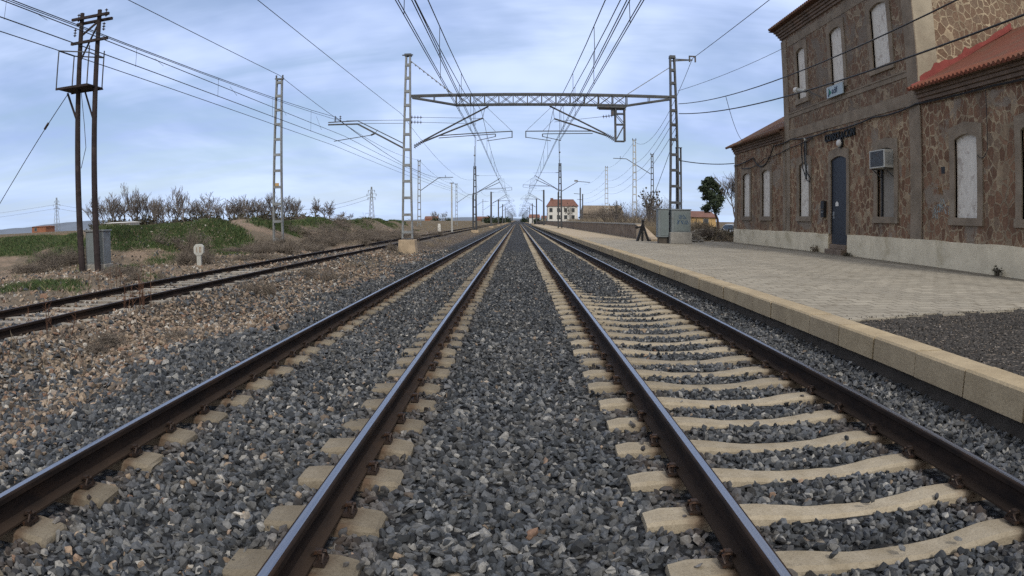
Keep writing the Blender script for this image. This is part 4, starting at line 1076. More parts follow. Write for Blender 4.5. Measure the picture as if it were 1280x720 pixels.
# right-hand masts behind the dock
siding_mast(14.72, 85, .3, 11.5, 'pale tall lattice mast rising from the scrub behind the dock, nearer of two', 'galv_light', .62)
siding_mast(16.65, 127, .2, 11.3, 'pale lattice mast behind the scrub, farther and shorter-looking of two', 'galv_light', .75)
siding_mast(19.4, 97, .2, 10.9, 'grey lattice mast with a long bracket reaching left above the dock', 'galv_dark', .55, brk=-1)
for (px_, Yk, hh, lab) in ((11.8, 128, 6.6, 'thin grey post right of the white house, taller of a pair'), (13.4, 140, 5.9, 'thin grey post right of the white house, shorter of a pair with an arm')):
    t = thing('metal_post', lab, 'post', (px_, Yk, .9)); b = MB(); b.tube([(0,0,-1.1),(0,0,hh)], .12, 8); b.build('pole', MAT['galv_dark'], t)
    b = MB(); b.bar((0,0,hh-1.2),(-1.2,0,hh-1.1),.09); b.build('arm', MAT['galv_dark'], t)

# overhead line of the main tracks
SUP = [-23.3, 36.7] + [97 + 60*i for i in range(14)]
def catenary(side, xs_, zc, zm, sag, first, last, lab_m, lab_c, tw=.05):
    pts_m = []; pts_c = []
    for i in range(len(SUP)-1):
        a, c = SUP[i], SUP[i+1]
        if a < first or c > last: continue
        xa = xs_ + side*(.0 if i % 2 else 0)
        n = 10 if i < 3 else 5
        for k in range(n + (1 if c == last else 0)):
            y = a + (c-a)*k/n; u = 4*(k/n)*(1-k/n)
            pts_m.append((xa, y, zm - sag*u)); pts_c.append((xa, y, zc - .12*u))
    m = MB().tube(pts_m, .013, 5).build('messenger_wire', MAT['wire']); tag(m, lab_m, 'overhead wire')
    c_ = MB().tube(pts_c, .011, 5).tube([(p[0]+tw, p[1], p[2]) for p in pts_c], .011, 5).build('contact_wire', MAT['wire']); tag(c_, lab_c, 'overhead wire')
    n = 0
    for i in range(len(SUP)-1):
        a, c = SUP[i], SUP[i+1]
        if a < first or c > last or a > 100: continue
        for k in range(1, 9):
            y = a + (c-a)*k/9; u = 4*(k/9)*(1-k/9)
            if y < 4: continue
            MB().tube([(xs_, y, zm - sag*u), (xs_, y, zc - .12*u)], .008, 4).build('dropper', MAT['wire'], m)
    return m
for side, nm in ((-1, 'left-hand'), (1, 'right-hand')):
    catenary(side, 1.93*side, 5.6 if side < 0 else 5.4, 7.3, 1.15, -30, 1000, f'sagging upper wire running the whole length above the {nm} main track', f'double contact wire running the whole length above the {nm} main track')
    # second equipment that ends at the first mast beyond the gantry
    x2 = 2.28*side; zc, zm = (5.85, 7.4) if side < 0 else (5.65, 7.3)
    pm = [(x2, -23.3 + 60*k/12, zm - 1.1*4*(k/12)*(1-k/12)) for k in range(13)] + [(x2 + (6.0*side - x2)*k/6, 36.7 + 60*k/6, zm + (9.3-zm)*k/6 - .5*4*(k/6)*(1-k/6)) for k in range(1, 7)]
    pc = [(x2, -23.3 + 60*k/12, zc - .28*4*(k/12)*(1-k/12)) for k in range(13)] + [(x2 + (6.0*side - x2)*k/6, 36.7 + 60*k/6, zc + (7.4-zc)*k/6) for k in range(1, 7)]
    m = wire('messenger_wire', f'outer sagging wire above the {nm} main track, led aside to the first far mast', pm, .013, 'wire', 'overhead wire')
    c_ = tag(MB().tube(pc, .011, 5).tube([(p[0]-.05*side, p[1], p[2]) for p in pc], .011, 5).build('contact_wire', MAT['wire']), f'outer contact wire above the {nm} main track, led aside to the first far mast', 'overhead wire')
    for k in range(4, 9):
        y = -23.3 + 60*(k+.5)/9; u = (y+23.3)/60; u = 4*u*(1-u)
        if y > 3: MB().tube([(x2, y, zm-1.1*u), (x2, y, zc-.28*u)], .008, 4).build('dropper', MAT['wire'], m)
# siding wires
def para(pts, sag, n=14):
    o = []
    for i in range(len(pts)-1):
        for k in range(n if i < len(pts)-2 else n+1):
            t = k/n; p = Vector(pts[i]).lerp(Vector(pts[i+1]), t); p.z -= sag[i]*4*t*(1-t); o.append(p)
    return o
sidw = []
for lab, pts, sg, r in (
    ('uppermost siding wire, sagging past the timber H-pole to the bracket', [(-10,-23,7.0),(-10.0,36.7,7.2),(-9.6,97,7.4),(-9.6,157,7.3)], [1.05,1.0,1.0], .012),
    ('second siding wire from the top, just under the uppermost', [(-10.3,-23,6.85),(-9.8,36.7,7.0),(-9.5,97,7.2)], [.9,.9], .010),
    ('siding contact wire, lower of the pair near the bracket', [(-10,-23,5.75),(-9.9,36.7,5.88),(-9.2,97,5.8),(-9.2,157,5.8)], [.2,.15,.1], .013),
    ('siding contact wire, upper of the pair near the bracket', [(-10,-23,6.0),(-9.5,36.7,6.12),(-9.0,97,6.0)], [.2,.2], .012),
    ('lowest siding wire, drooping nearest the bank', [(-10.2,-23,5.5),(-10.1,36.7,5.62),(-9.4,97,5.6)], [.15,.15], .011)):
    sidw.append(wire('siding_wire', lab, para(pts, sg), r, 'wire', 'overhead wire'))
for k in range(9):
    y = 5 + 5.4*k; u = (y+23)/59.7; uu = 4*u*(1-u)
    if y < 36: MB().tube([(-10, y, 7.0+.2*u-1.05*uu), (-10, y, 5.75+.13*u-.2*uu)], .006, 4).build('dropper', MAT['wire'], sidw[0])
    if y < 36: MB().tube([(-10.1, y+1.2, 6.9+.15*u-.95*uu), (-9.8, y+1.2, 6.0+.1*u-.2*uu)], .005, 4).build('dropper', MAT['wire'], sidw[1])
wire('feeder_wire', 'thick feeder wire strung over the tops of the lattice masts beyond the siding', para([(-13.9,-20,9.85),(-13.9,38,10.12),(-14.05,97,10.1),(-14.05,157,9.9),(-14.05,217,9.8)], [.45,1.0,1.0,1.0]), .016, 'wire', 'overhead wire')
wire('feeder_wire', 'single thin wire crossing the sky left of the gantry mast', para([(-6.35,-23,7.2),(-6.3,36.7,7.25),(-6.3,97,7.2),(-6.3,157,7.2)], [.35,1.2,1.0]), .010, 'wire', 'overhead wire')
# right-hand cables
wire('twisted_cable', 'thick twisted cable from the gantry mast across the station front', para([(8.86,36.6,7.3),(8.8,-6,5.95)], [1.35], 30), .024, 'cable', 'cable')
wire('twisted_cable', 'black cable above the twisted one, crossing the station upper windows', para([(8.86,36.6,7.85),(8.8,-6,7.2)], [1.5], 30), .020, 'cable', 'cable')
wire('thin_cable', 'thin cable from the gantry mast to the upper corner of the station', para([(8.86,36.7,8.6),(13.02,31.2,10.0)], [.15]), .012, 'cable', 'cable')
wire('feeder_wire', 'wire rising steeply from the arm atop the right gantry mast', para([(9.75,36.7,10.5),(9.3,-20,9.9)], [.55], 24), .016, 'wire', 'overhead wire')
wire('feeder_wire', 'wire descending from the right gantry mast arm past the drop frame into the distance', para([(9.75,36.7,10.5),(14.7,85,11.4),(16.65,127,11.2),(17.5,180,10.8)], [2.0,.8,.8]), .015, 'wire', 'overhead wire')
wire('thin_cable', 'short drop cable between the black cable and the station eave', para([(8.82,27.8,6.70),(12.75,37.2,6.02)], [.35]), .012, 'cable', 'cable')
wire('twisted_cable', 'twisted cable from the gantry mast to the left corner of the station', para([(8.86,37,4.75),(13.0,39.6,4.9)], [.12]), .026, 'cable', 'cable')
for i, (za, zb, lab) in enumerate(((7.5, 8.6, 'topmost'), (7.1, 7.4, 'middle'), (6.5, 6.3, 'lowest'))):
    wire('line_cable', f'{lab} of three sagging cables between the gantry mast and the pale masts behind the dock', para([(8.7,36.8,za),(14.72,85,zb),(16.65,127,zb+.2),(18,190,zb)], [.6,.7,.7]), .014, 'cable', 'cable')
wire('guy_wire', 'dark guy cable slanting down behind the gantry mast', para([(8.75,36.9,6.2),(8.9,48,1.2)], [.1]), .016, 'cable', 'cable')

# ------------------------------------------------------------------ left-hand things
t = thing('timber_pole_pair', 'tall timber H-pole with a caged platform beside the siding', 'utility pole', (-14.65, 20.2, -.05))
MB().tube([(-.36,0,-.3),(-.70,0,9.2)], [.125,.085], 10).build('pole', MAT['wood'], t); MB().tube([(.34,0,-.3),(.10,0,9.2)], [.125,.085], 10).build('pole', MAT['wood'], t)
for z, xa, xb, y in ((8.96,-1.05,.62,-.14),(8.05,-.98,.66,-.14),(8.85,-1.0,.6,.14)):
    MB().box(xa, xb, y-.05, y+.05, z-.045, z+.045).build('crossarm', MAT['wood'], t)
b = MB(); b.bar((-.72,0,8.3),(.12,0,8.8),.06); b.bar((-.6,0,7.4),(.15,0,8.8),.05); b.build('brace', MAT['wood'], t)
for xx, z in ((-.85,8.3),(.45,8.35),(.5,8.85),(-.75,8.85)): insul((xx,-.14,z),(xx,-.14,z+.3),3,.07).build('insulator', MAT['insul'], t)
b = MB(); [b.box(-1.22 + .21*q, -1.22 + .21*q + .185, -.6, .4, 6.37, 6.41) for q in range(7)]; b.bar((-1.22,-.58,6.35),(.25,-.58,6.35),.04); b.bar((-1.22,.38,6.35),(.25,.38,6.35),.04); b.build('platform', MAT['wood'], t)
b = MB()
for xx in (-1.2, .2):
    for yy in (-.58, .38): b.tube([(xx,yy,6.4),(xx,yy,7.75)], .025, 5)
b.tube([(-1.2,-.58,7.75),(.2,-.58,7.5),(.2,.38,7.5),(-1.2,.38,7.75),(-1.2,-.58,7.75)], .025, 5)
b.build('railing', MAT['galv_dark'], t)
b = MB(); b.bar((-1.1,0,6.3),(-.52,0,5.1),.06); b.build('strut', MAT['wood'], t); MB().bar((-.3,0,6.3),(.2,0,5.1),.05).build('strut', MAT['wood'], t)
wire('guy_wire', 'straining guy wire slanting down left from the timber H-pole', [(-15.75,20.2,6.2),(-19.5,21.6,3.6),(-24.5,23.6,.4)], .016, 'wire', 'wire')
b = MB(); b.tube([(-17.0,20.66,5.35),(-17.25,20.75,5.17)], .05, 6); o = b.build('guy_insulator', MAT['insul']); tag(o, 'dark bead insulator halfway up the guy wire of the timber pole', 'insulator')
wire('drop_cable', 'thin loose cable hanging off the timber pole below its platform', [(-15.0,20.05,6.2),(-14.75,20.0,5.0),(-14.65,20.0,4.2),(-14.85,20.0,3.5)], .012, 'cable', 'cable')
t = thing('trackside_cabinet', 'pale grey steel cabinet behind the two timber poles', 'cabinet', (-14.72, 20.85, -.05), .12); t.scale = (.78, .85, 1)
MB().box(-.55,.55,-.4,.4,-.1,.22).build('plinth', MAT['concrete'], t, bevel=.02)
MB().box(-.48,.48,-.34,.34,.22,1.36).box(-.53,.53,-.39,.39,1.36,1.42).build('casing', MAT['galv_light'] if False else MAT['galv'], t, bevel=.01)
MB().box(-.44,-.02,-.356,-.341,.28,1.32).build('door', MAT['cabinet'], t); MB().box(.02,.44,-.356,-.341,.28,1.32).build('door', MAT['cabinet'], t)
t = thing('kilometre_post', 'white concrete kilometre marker with an octagonal head by the siding', 'marker', (-10.95, 21.7, -.06), .15)
b = MB(); b.prism([(-.08,-.1),(.08,-.1),(.075,.42),(-.075,.42)], 'y', -.06, .06); b.build('stem', MAT['offwhite'], t)
b = MB(); b.prism([(-.08,.40),(.08,.40),(.18,.50),(.18,.72),(.10,.80),(-.10,.80),(-.18,.72),(-.18,.50)], 'y', -.075, .075); hd = b.build('head', MAT['offwhite'], t, bevel=.008)
b = MB(); b.box(-.07,-.05,-.079,-.0755,.52,.7); b.box(.03,.05,-.079,-.0755,.52,.7); b.box(.08,.10,-.079,-.0755,.52,.7); b.box(.05,.08,-.079,-.0755,.52,.54); b.box(.05,.08,-.079,-.0755,.68,.7); b.build('numeral', MAT['graffiti_rust'], hd)
t = thing('marker_post', 'tiny white marker post far along the siding', 'marker', (-10.6, 92, .0))
b = MB(); b.box(-.2,.2,-.1,.1,-.1,.7); b.build('stem', MAT['white'], t, bevel=.02); MB().box(-.16,.16,-.08,.08,.7,.95).build('head', MAT['white'], t, bevel=.02)

# ------------------------------------------------------------------ vegetation
def blades(spots, hmin, hmax, w, lean, per, spread):
    """thin triangles: spots (n,2)"""
    n = len(spots)*per
    bx = np.repeat(spots[:, 0], per) + RNG.normal(0, spread, n); by = np.repeat(spots[:, 1], per) + RNG.normal(0, spread, n)
    bz = gz(bx, by) - .02; h = RNG.uniform(hmin, hmax, n); a = RNG.uniform(0, 2*np.pi, n); l = np.abs(RNG.normal(0, lean, n))*h
    dx, dy = np.cos(a), np.sin(a)
    ww = w*RNG.uniform(.6, 1.4, n)
    P0 = np.stack([bx - dy*ww, by + dx*ww, bz], 1); P1 = np.stack([bx + dy*ww, by - dx*ww, bz], 1)
    P2 = np.stack([bx + dx*l*.45 + dy*ww*.6, by + dy*l*.45 - dx*ww*.6, bz + h*.62], 1); P3 = np.stack([bx + dx*l, by + dy*l, bz + h], 1)
    V = np.stack([P0, P1, P2, P3], 1).reshape(-1, 3); i = np.arange(n)*4
    return V, np.concatenate([np.stack([i, i+1, i+2], 1), np.stack([i, i+2, i+3], 1)])
def mask_spots(n, x0, x1, y0, y1, f):
    x = RNG.uniform(x0, x1, n); y = RNG.uniform(y0, y1, n); k = f(x, y) > RNG.random(n); return np.stack([x[k], y[k]], 1)
s1 = mask_spots(42000, -29, -9.6, 11, 34, green); s2 = mask_spots(16000, -20, -13, 34, 95, green)
V, F = blades(s1, .06, .20, .010, .6, 6, .07); V2, F2 = blades(s2, .12, .30, .022, .6, 5, .14)
o = npmesh('bank_grass', np.concatenate([V, V2]), np.concatenate([F, F2 + len(V)]), MAT['grass']); tag(o, 'patches of short green grass on the bank beyond the siding', 'grass', kind='stuff')
s3 = mask_spots(3600, -20, -9.7, 10, 75, lambda x, y: (.15 + .85*ss(.1, .5, wob(x, y, .5, 4)))*(1 - green(x, y))); s4 = mask_spots(700, -7.0, -5.4, 7, 60, lambda x, y: ss(.35, .6, wob(x, y, .9, 6)))
s5 = mask_spots(2600, 8.6, 30, 46, 130, lambda x, y: .5 + 0*x); s6 = mask_spots(900, 9.4, 16, 40, 52, lambda x, y: .6 + 0*x)
V, F = blades(np.concatenate([s3, s4]), .05, .26, .006, .6, 7, .14); V2, F2 = blades(s5, .25, .8, .014, .35, 9, .25); V3, F3 = blades(s6, .15, .4, .010, .5, 9, .2)
o = npmesh('dry_weeds', np.concatenate([V, V2, V3]), np.concatenate([F, F2 + len(V), F3 + len(V) + len(V2)]), MAT['straw']); tag(o, 'straw-coloured dry weeds along the siding, the bank and the dock', 'weeds', kind='stuff')

def branch(rec, p, d, length, r, depth, rnd, spread, nb, out, up=.12):
    """rec: list of (pts, radii) tubes"""
    n = 4; pts = [p]; q = p.copy(); dd = d.copy()
    for i in range(n):
        dd = (dd + Vector((rnd.gauss(0,.13), rnd.gauss(0,.13), rnd.gauss(0,.08) + up*.35))).normalized(); q = q + dd*(length/n); pts.append(q.copy())
    rec.append((pts, [r*(1-.6*i/n) for i in range(n+1)], depth))
    if depth == 0: return
    for k in range(nb):
        t = .35 + .65*(k + rnd.random())/nb; i = min(int(t*n), n-1); base = pts[i].lerp(pts[i+1], t*n-i)
        a = rnd.uniform(0, 2*math.pi); side = Vector((math.cos(a), math.sin(a), 0))
        nd = (dd*(1-spread) + side*spread + Vector((0,0,up))).normalized()
        branch(rec, base, nd, length*rnd.uniform(.55, .78), r*.55, depth-1, rnd, spread, nb, out, up)
def bare_tree(name, label, cat, h, seed, loc, group=None, nb=5, depth=4, spread=.55, trunks=1, r0=None, twigr=.012, up=.14, trunk=.32):
    rnd = random.Random(seed); root = thing(name, label, cat, loc, 0, group); rec = []
    for k in range(trunks):
        d = Vector((rnd.gauss(0,.12 if trunks == 1 else .45), rnd.gauss(0,.12 if trunks == 1 else .45), 1)).normalized()
        branch(rec, Vector((rnd.gauss(0,.1*(trunks>1)*h), rnd.gauss(0,.1*(trunks>1)*h), -.1)), d, h*trunk, (r0 or h*.022), depth, rnd, spread, nb, None, up)
    zmax = max(p.z for pts, _, _ in rec for p in pts); s = h/zmax
    tb, cb = MB(), MB()
    for pts, rs, dp in rec:
        pts = [p*s for p in pts]; rs = [max(x, twigr*(1 if dp else .8)) for x in rs]
        (tb if dp >= depth-1 else cb).tube(pts, rs, 5 if dp >= depth-1 else 3, caps=False)
    tb.build('trunk', MAT['bark'], root, fixn=False); cb.build('crown', MAT['twig'], root, fixn=False)
    return root
# the line of bare trees on the left skyline
T1 = bare_tree('bare_tree', 'bushy bare tree, broadest of the left skyline clump', 'tree', 7.5, 1, (-52, 118, .9), nb=4, twigr=.029, trunk=.26, up=.20, spread=.48, r0=.16)
T2 = bare_tree('bare_tree', 'tall upright bare tree standing out of the left skyline clump', 'tree', 9.0, 2, (-44.5, 118, .9), nb=4, twigr=.029, spread=.34, up=.35, trunk=.3, r0=.16)
T3 = bare_tree('bare_tree', 'bare tree with several stems fanning from the ground in the left skyline clump', 'tree', 6.4, 3, (-38, 118, .9), nb=4, twigr=.029, trunk=.28, up=.22, spread=.45, trunks=3, depth=3, r0=.12)
T4 = bare_tree('bare_tree', 'low spreading bare tree at the right end of the left skyline row', 'tree', 5.2, 4, (-31, 122, .9), nb=4, twigr=.029, trunk=.25, up=.16, spread=.52, r0=.12)
grp = 'bare trees along the left skyline'
for k in (T1, T2, T3, T4): k['group'] = grp
def pxx(px, Y): return (px - 647)/852*Y*(1 + ((px-647)/852)**2/3)
places = [(112,118,7.0),(150,118,7.5),(172,120,7.2),(185,124,6.8),(200,120,6.4),(216,118,5.6),(233,112,7.8),(246,124,5.4),(262,118,6.6),(278,124,5.2),(293,120,5.6),(308,118,5.8),(322,122,6.0),(338,118,6.2),(356,120,5.4),(372,120,5.2),(407,130,4.6),(412,150,3.8),(553,190,3.2),(541,210,3.4),(428,150,2.6),(438,160,2.2),(270,150,5),(300,150,5),(330,150,5),(120,128,6.6),(142,126,7.2),(165,130,7.6),(194,130,7),(224,128,5.6),(240,130,6.2),(254,126,5.2),(286,130,5.6),(300,126,5.2),(315,130,5.6),(346,128,5.6),(364,130,5.4)]
row = []
for k, o in enumerate((T1, T2, T3, T4)): o['kindword'] = k; row.append(o)
src = [T1, T2, T3, T4]; hh = [7.5, 9.0, 6.4, 5.2]
for i, (px_, Yk, hgt) in enumerate(places):
    k = [0,2,0,1,2,3,1,3,0,2,3,0,2,0,3,1,3,3,2,2,3,3,0,2,1,0,3,0,2,0,3,0,2,0,3,0,2][i]; s = hgt/hh[k]; loc = (pxx(px_, Yk), Yk, float(gz(pxx(px_, Yk), Yk)) - .05)
    o = dup(src[k], loc, random.uniform(0, 6.28), group=grp, scale=(s*1.25, s*1.25, s)); o['kindword'] = k; row.append(o)
for k, (px_, Yk) in zip(src, ((135,116),(160,116),(190,114),(394,126))): k.location = (pxx(px_, Yk), Yk, float(gz(pxx(px_, Yk), Yk)) - .05)
def tree_desc(i, o):
    q = 647 + 852*math.atan(o.location.x/o.location.y)
    w_ = ('bushy', 'tall upright', 'many-stemmed', 'low spreading')[o['kindword']]
    where = 'near the timber poles' if q < 130 else 'above the green bank' if q < 240 else 'left of the lone lattice mast' if q < 335 else 'behind the lone lattice mast' if q < 362 else 'right of the lone lattice mast' if q < 450 else 'beyond the gantry mast'
    return f'{w_} bare skyline tree, {ORD[i]} from the left, {where}'
label_row(row, '', tree_desc)
for o in row: del o['kindword']
# hedge bushes under the trees
def bush(name, label, cat, loc, r, h, n, mat, seed, leaf=.12, group=None, stems=True):
    rnd = np.random.default_rng(seed); root = thing(name, label, cat, loc, 0, group)
    a = rnd.uniform(0, 2*np.pi, n); u = rnd.random(n)**.45; ph = np.arccos(rnd.uniform(0, 1, n))
    lump = 1 + .28*np.sin(a*3 + seed) + .18*np.sin(a*7 + seed*2)
    c = np.stack([r*u*np.sin(ph)*np.cos(a)*lump, r*u*np.sin(ph)*np.sin(a)*lump, h*u*np.cos(ph)*lump], 1)
    V0 = rnd.normal(0, leaf, (n, 3, 3)) + c[:, None]
    V = V0.reshape(-1, 3); V[:, 2] = np.maximum(V[:, 2], -.05); F = np.arange(n*3).reshape(-1, 3)
    npmesh('foliage', V, F, MAT[mat], root)
    if stems:
        b = MB()
        for k in range(6): aa = k*1.05; b.tube([(0,0,-.1),(.5*r*math.cos(aa),.5*r*math.sin(aa),h*.6)], .02*max(1,h), 4)
        b.build('stem', MAT['bark'], root)
    return root
hb_ = None; hrow = []
for i, px_ in enumerate((128,152,180,205,228,255,282,305,332,355,378)):
    if i == 0: hb_ = bush('hedge_bush', 'low dark bush at the foot of the left skyline trees', 'bush', (pxx(px_,112),112,float(gz(pxx(px_,112),112))-.1), 3.2, 2.1, 1100, 'scrub', 3, .22, 'bushes under the left skyline trees')
    else: hrow.append(dup(hb_, (pxx(px_, 112 + (i % 3)*4), 112 + (i % 3)*4, float(gz(pxx(px_, 114), 114)) - .1), i*1.3, scale=(1.2, 1, .7 + .25*((i*7) % 3))))
label_row(hrow + [hb_], 'low dark bush under the bare skyline trees, {} from the left')
# wiry dry bushes beside the siding
def wiry(label, x, y, r, h, n, seed, mat='dry', z=None, name='dry_bush', thick=.004):
    rnd = random.Random(seed); root = thing(name, label, 'bush', (x, y, float(gz(x, y)) if z is None else z)); b = MB()
    z0 = root.location.z; nc = 5 if r < .8 else 8
    cl = [(rnd.gauss(0, r*.48), rnd.gauss(0, r*.40), rnd.uniform(.35, 1.1)*h, rnd.uniform(.25, .55)*r) for _ in range(nc)]
    for i in range(n):
        cx, cy, ch, cr = cl[int(rnd.random()**1.4*nc)]
        a = rnd.uniform(0, 2*math.pi); rr = cr*rnd.random()**.7
        px, py = cx + rnd.gauss(0, cr*.2), cy + rnd.gauss(0, cr*.2)
        gx = (float(gz(x + px, y + py)) - z0) if i % 3 == 0 else gx
        p = Vector((px, py, gx - .03)); tip = p + Vector((rr*math.cos(a), rr*math.sin(a), ch*rnd.uniform(.3, 1)**1.2*(1.1-.5*rr/cr)))
        md = p.lerp(tip, .5) + Vector((rnd.gauss(0,.10*cr), rnd.gauss(0,.10*cr), .08*ch)); b.tube([p, md, tip], [thick, thick*.75, thick*.4], 3, caps=False)
        for k in range(3):
            q = md.lerp(tip, rnd.random()); e = q + Vector((rnd.gauss(0,.22*cr), rnd.gauss(0,.22*cr), rnd.uniform(-.02,.22)*ch)); b.tube([q, e], [thick*.6, thick*.3], 3, caps=False)
    b.build('stems', MAT[mat], root, fixn=False); return root
wiry('round wiry dry bush in front of the siding, left of the tracks', -6.35, 15.6, .48, .42, 420, 1)
wiry('smaller dry bush behind the round wiry one, near the gantry foundation', -6.1, 20.5, .75, .5, 420, 2)
wiry('flat greyish dead bush on the stony verge at the left', -6.2, 8.6, .75, .22, 520, 3)
wiry('sparse dead bush low on the verge between the stones and the siding', -5.6, 9.7, .6, .18, 300, 4)
wiry('big dry brown bush left of the timber poles', -17.0, 22.5, 1.6, .85, 1000, 5, thick=.006)
wiry('dry brown bush at the foot of the kilometre marker', -11.9, 22.6, .9, .8, 650, 6, thick=.006)
wiry('dark dry bush on the bank above the kilometre marker', -14.0, 27.0, 1.3, .9, 800, 7, thick=.008)
wiry('dry bush at the foot of the lone lattice mast', -13.4, 35.5, 1.6, .9, 900, 8, thick=.008)
wiry('dry bush in front of the lone lattice mast, nearer the siding', -11.2, 30.0, 1.3, .7, 800, 9, thick=.008)
wiry('dry brush on the siding edge between the lone mast and the gantry', -11.6, 40.0, 2.0, .9, 1000, 10, thick=.009)
wiry('low dry bush beside the far rail of the siding', -10.3, 16.8, .6, .4, 420, 11, thick=.005)
wiry('dry tangle beside the siding beyond the gantry foundation', -11.3, 56, 2.4, 1.1, 1000, 12, thick=.012)
wiry('weedy clump against the gantry foundation', -6.7, 35.6, .6, .5, 350, 13, thick=.006)
for q, (x_, y_, r_, h_) in enumerate(((-13.6,31.5,1.7,.6),(-12.0,33.5,1.4,.45),(-12.2,46,2.4,.7),(-14.0,44,2.0,.6),(-13.2,52,2.6,.7),(-12.6,64,3.2,.8),(-15.5,60,2.8,.8),(-11.3,26.2,1.2,.4),(-10.9,34.5,1.4,.4),(-18.0,20.5,1.3,.5),(-12.9,19.2,.9,.3),(-10.8,50,2.2,.6))):
    o_ = wiry('', x_, y_, r_*1.15, h_, 620, 70+q, thick=.005 + .00016*y_); brow = [o_] if q == 0 else brow + [o_]
label_row(brow, 'purplish-grey dry brush on the bank beyond the siding, {} clump from the left')
for o_ in brow: o_['group'] = 'dry brush on the bank'
def stalks(label, x, y, n, h, spread, seed):
    rnd = random.Random(seed); root = thing('dry_stalks', label, 'plant', (x, y, float(gz(x, y)))); b = MB()
    for i in range(n):
        p = Vector((rnd.gauss(0,spread), rnd.gauss(0,spread), -.03)); hh_ = h*rnd.uniform(.55, 1); t_ = p + Vector((rnd.gauss(0,.05), rnd.gauss(0,.05), hh_)); b.tube([p, p.lerp(t_,.6), t_], [.007,.006,.003], 4, caps=False)
        for k in range(9):
            q = p.lerp(t_, rnd.uniform(.35, 1)); b.tube([q, q + Vector((rnd.gauss(0,.05), rnd.gauss(0,.05), rnd.uniform(.03,.10)))], [.004,.002], 3, caps=False)
    b.build('stems', MAT['redstem'], root, fixn=False)
stalks('tall reddish dead stalks rising in front of the siding rails', -7.05, 11.4, 7, .95, .09, 1)
stalks('reddish dead stalks at the left edge by the near siding rail', -7.1, 8.6, 5, .5, .22, 2)
stalks('thin reddish stalks between the siding rails and the timber poles', -9.5, 14.2, 7, .7, .25, 3)
stalks('slender reddish stalks in front of the tall ones', -6.9, 10.7, 5, .6, .2, 4)
# small weeds on the platform at the wall foot
bush('wall_weed', 'small dark weed growing at the plinth right of the station door', 'weed', (12.85, 15.1, .16), .16, .30, 120, 'scrub', 4, .03)
bush('wall_weed', 'weedy tuft at the broken door step of the station', 'weed', (12.8, 24.3, .16), .22, .14, 130, 'scrub', 5, .03)
bush('wall_weed', 'dry weed at the wall foot left of the station door', 'weed', (12.85, 27.6, .16), .2, .3, 160, 'straw', 6, .035)
# scrub behind the dock
sc0 = wiry('tangled leafless scrub behind the freight dock', 12.5, 62, 2.6, 2.9, 420, 20, mat='dry', name='scrub_bush', thick=.012); sc0['group'] = 'scrub behind the freight dock'; srow = [sc0]
for i, (x, y, s) in enumerate(((14.5,70,.9),(10.8,75,.8),(17,66,.8),(12,84,1.0),(15.5,92,1.1),(11.5,100,1.0),(13,116,1.0),(9.8,60,.5),(12.2,52,.45))):
    srow.append(dup(sc0, (x, y, float(gz(x, y))), i*1.1, scale=(s, s, s*.95)))
label_row(srow, 'tangled leafless scrub above the freight dock, {} clump from the left')
for i, (x, y, h_, lab) in enumerate(((9.8,50,2.5,'gangly thistle-like dead plant nearest the lattice masts behind the dock'),(11.5,56,3.2,'tall gangly dead plant with dark seed heads behind the dock'),(9.6,66,2.4,'gangly dead plant farther along the dock edge'),(12.4,160,4.5,'leafy dark shrub in front of the white house'))):
    rnd = random.Random(60+i); root = thing('dead_plant', lab, 'plant', (x, y, 1.0)); b, hd = MB(), MB()
    for k in range(16):
        a = rnd.uniform(0, 6.28); tip = Vector((math.cos(a)*h_*.45*rnd.random(), math.sin(a)*h_*.45*rnd.random(), h_*rnd.uniform(.5, 1))); b.tube([(0,0,-.1), tip*.55 + Vector((0,0,.1*h_)), tip], [.03,.025,.012], 4, caps=False)
        for q in range(4):
            e = tip*rnd.uniform(.6,1) + Vector((rnd.gauss(0,.2), rnd.gauss(0,.2), rnd.uniform(0,.3))); b.tube([tip*.75, e], [.012,.008], 3, caps=False); hd.ball(e, .055*h_/2.5*rnd.uniform(.6,1.3), 5, 4)
    b.build('stems', MAT['twig'], root, fixn=False); hd.build('seed_heads', MAT['scrub'], root, fixn=False)
# pine and bare tree by the station corner
def pine(label, loc, h, seed):
    rnd = np.random.default_rng(seed); root = thing('pine_tree', label, 'tree', loc)
    b = MB(); b.tube([(.75,0,-.2),(.5,0,h*.3),(.0,0,h*.5),(-.1,0,h*.85)], [.16,.13,.09,.04], 8)
    for k in range(9):
        a = k*2.4; z = h*(.45 + .05*k); b.tube([(.1,0,z-.2),(1.2*math.cos(a),1.2*math.sin(a),z+.3)], [.05,.02], 4)
    b.build('trunk', MAT['bark_pine'], root)
    cs = []
    for k in range(46):
        t = rnd.random()**.8; z = h*(.36 + .62*t); rr = (1.22*math.sin(math.pi*min(.97, (t*.82+.16)))**.8 + .1)*rnd.random()**.45; a = rnd.uniform(0, 6.28); cs.append((rr*math.cos(a) - .35*t + .1, rr*math.sin(a), z))
    cs = np.array(cs); n = 8500; pk = rnd.integers(0, len(cs), n); c = cs[pk] + rnd.normal(0, .17, (n, 3))*np.array([1,1,.75])
    d = rnd.normal(0, .085, (n, 3, 3)); V = (d + c[:, None]).reshape(-1, 3); npmesh('crown', V, np.arange(n*3).reshape(-1,3), MAT['needles'], root)
    return root
pine('dark green leaning pine left of the station building', (19.1, 65, float(gz(19.1,65))-.1), 5.8, 3)
bare_tree('bare_tree', 'grey bare tree rising just behind the left corner of the station', 'tree', 6.2, 9, (17.4, 53, float(gz(17.4,53))-.1), nb=6, twigr=.012, spread=.5, up=.2)
bush('shrub', 'low olive-brown shrub between the rubble heap and the station corner', 'bush', (14.4, 48, float(gz(14.4,48))-.1), 2.0, .55, 2600, 'scrub', 8, .06)
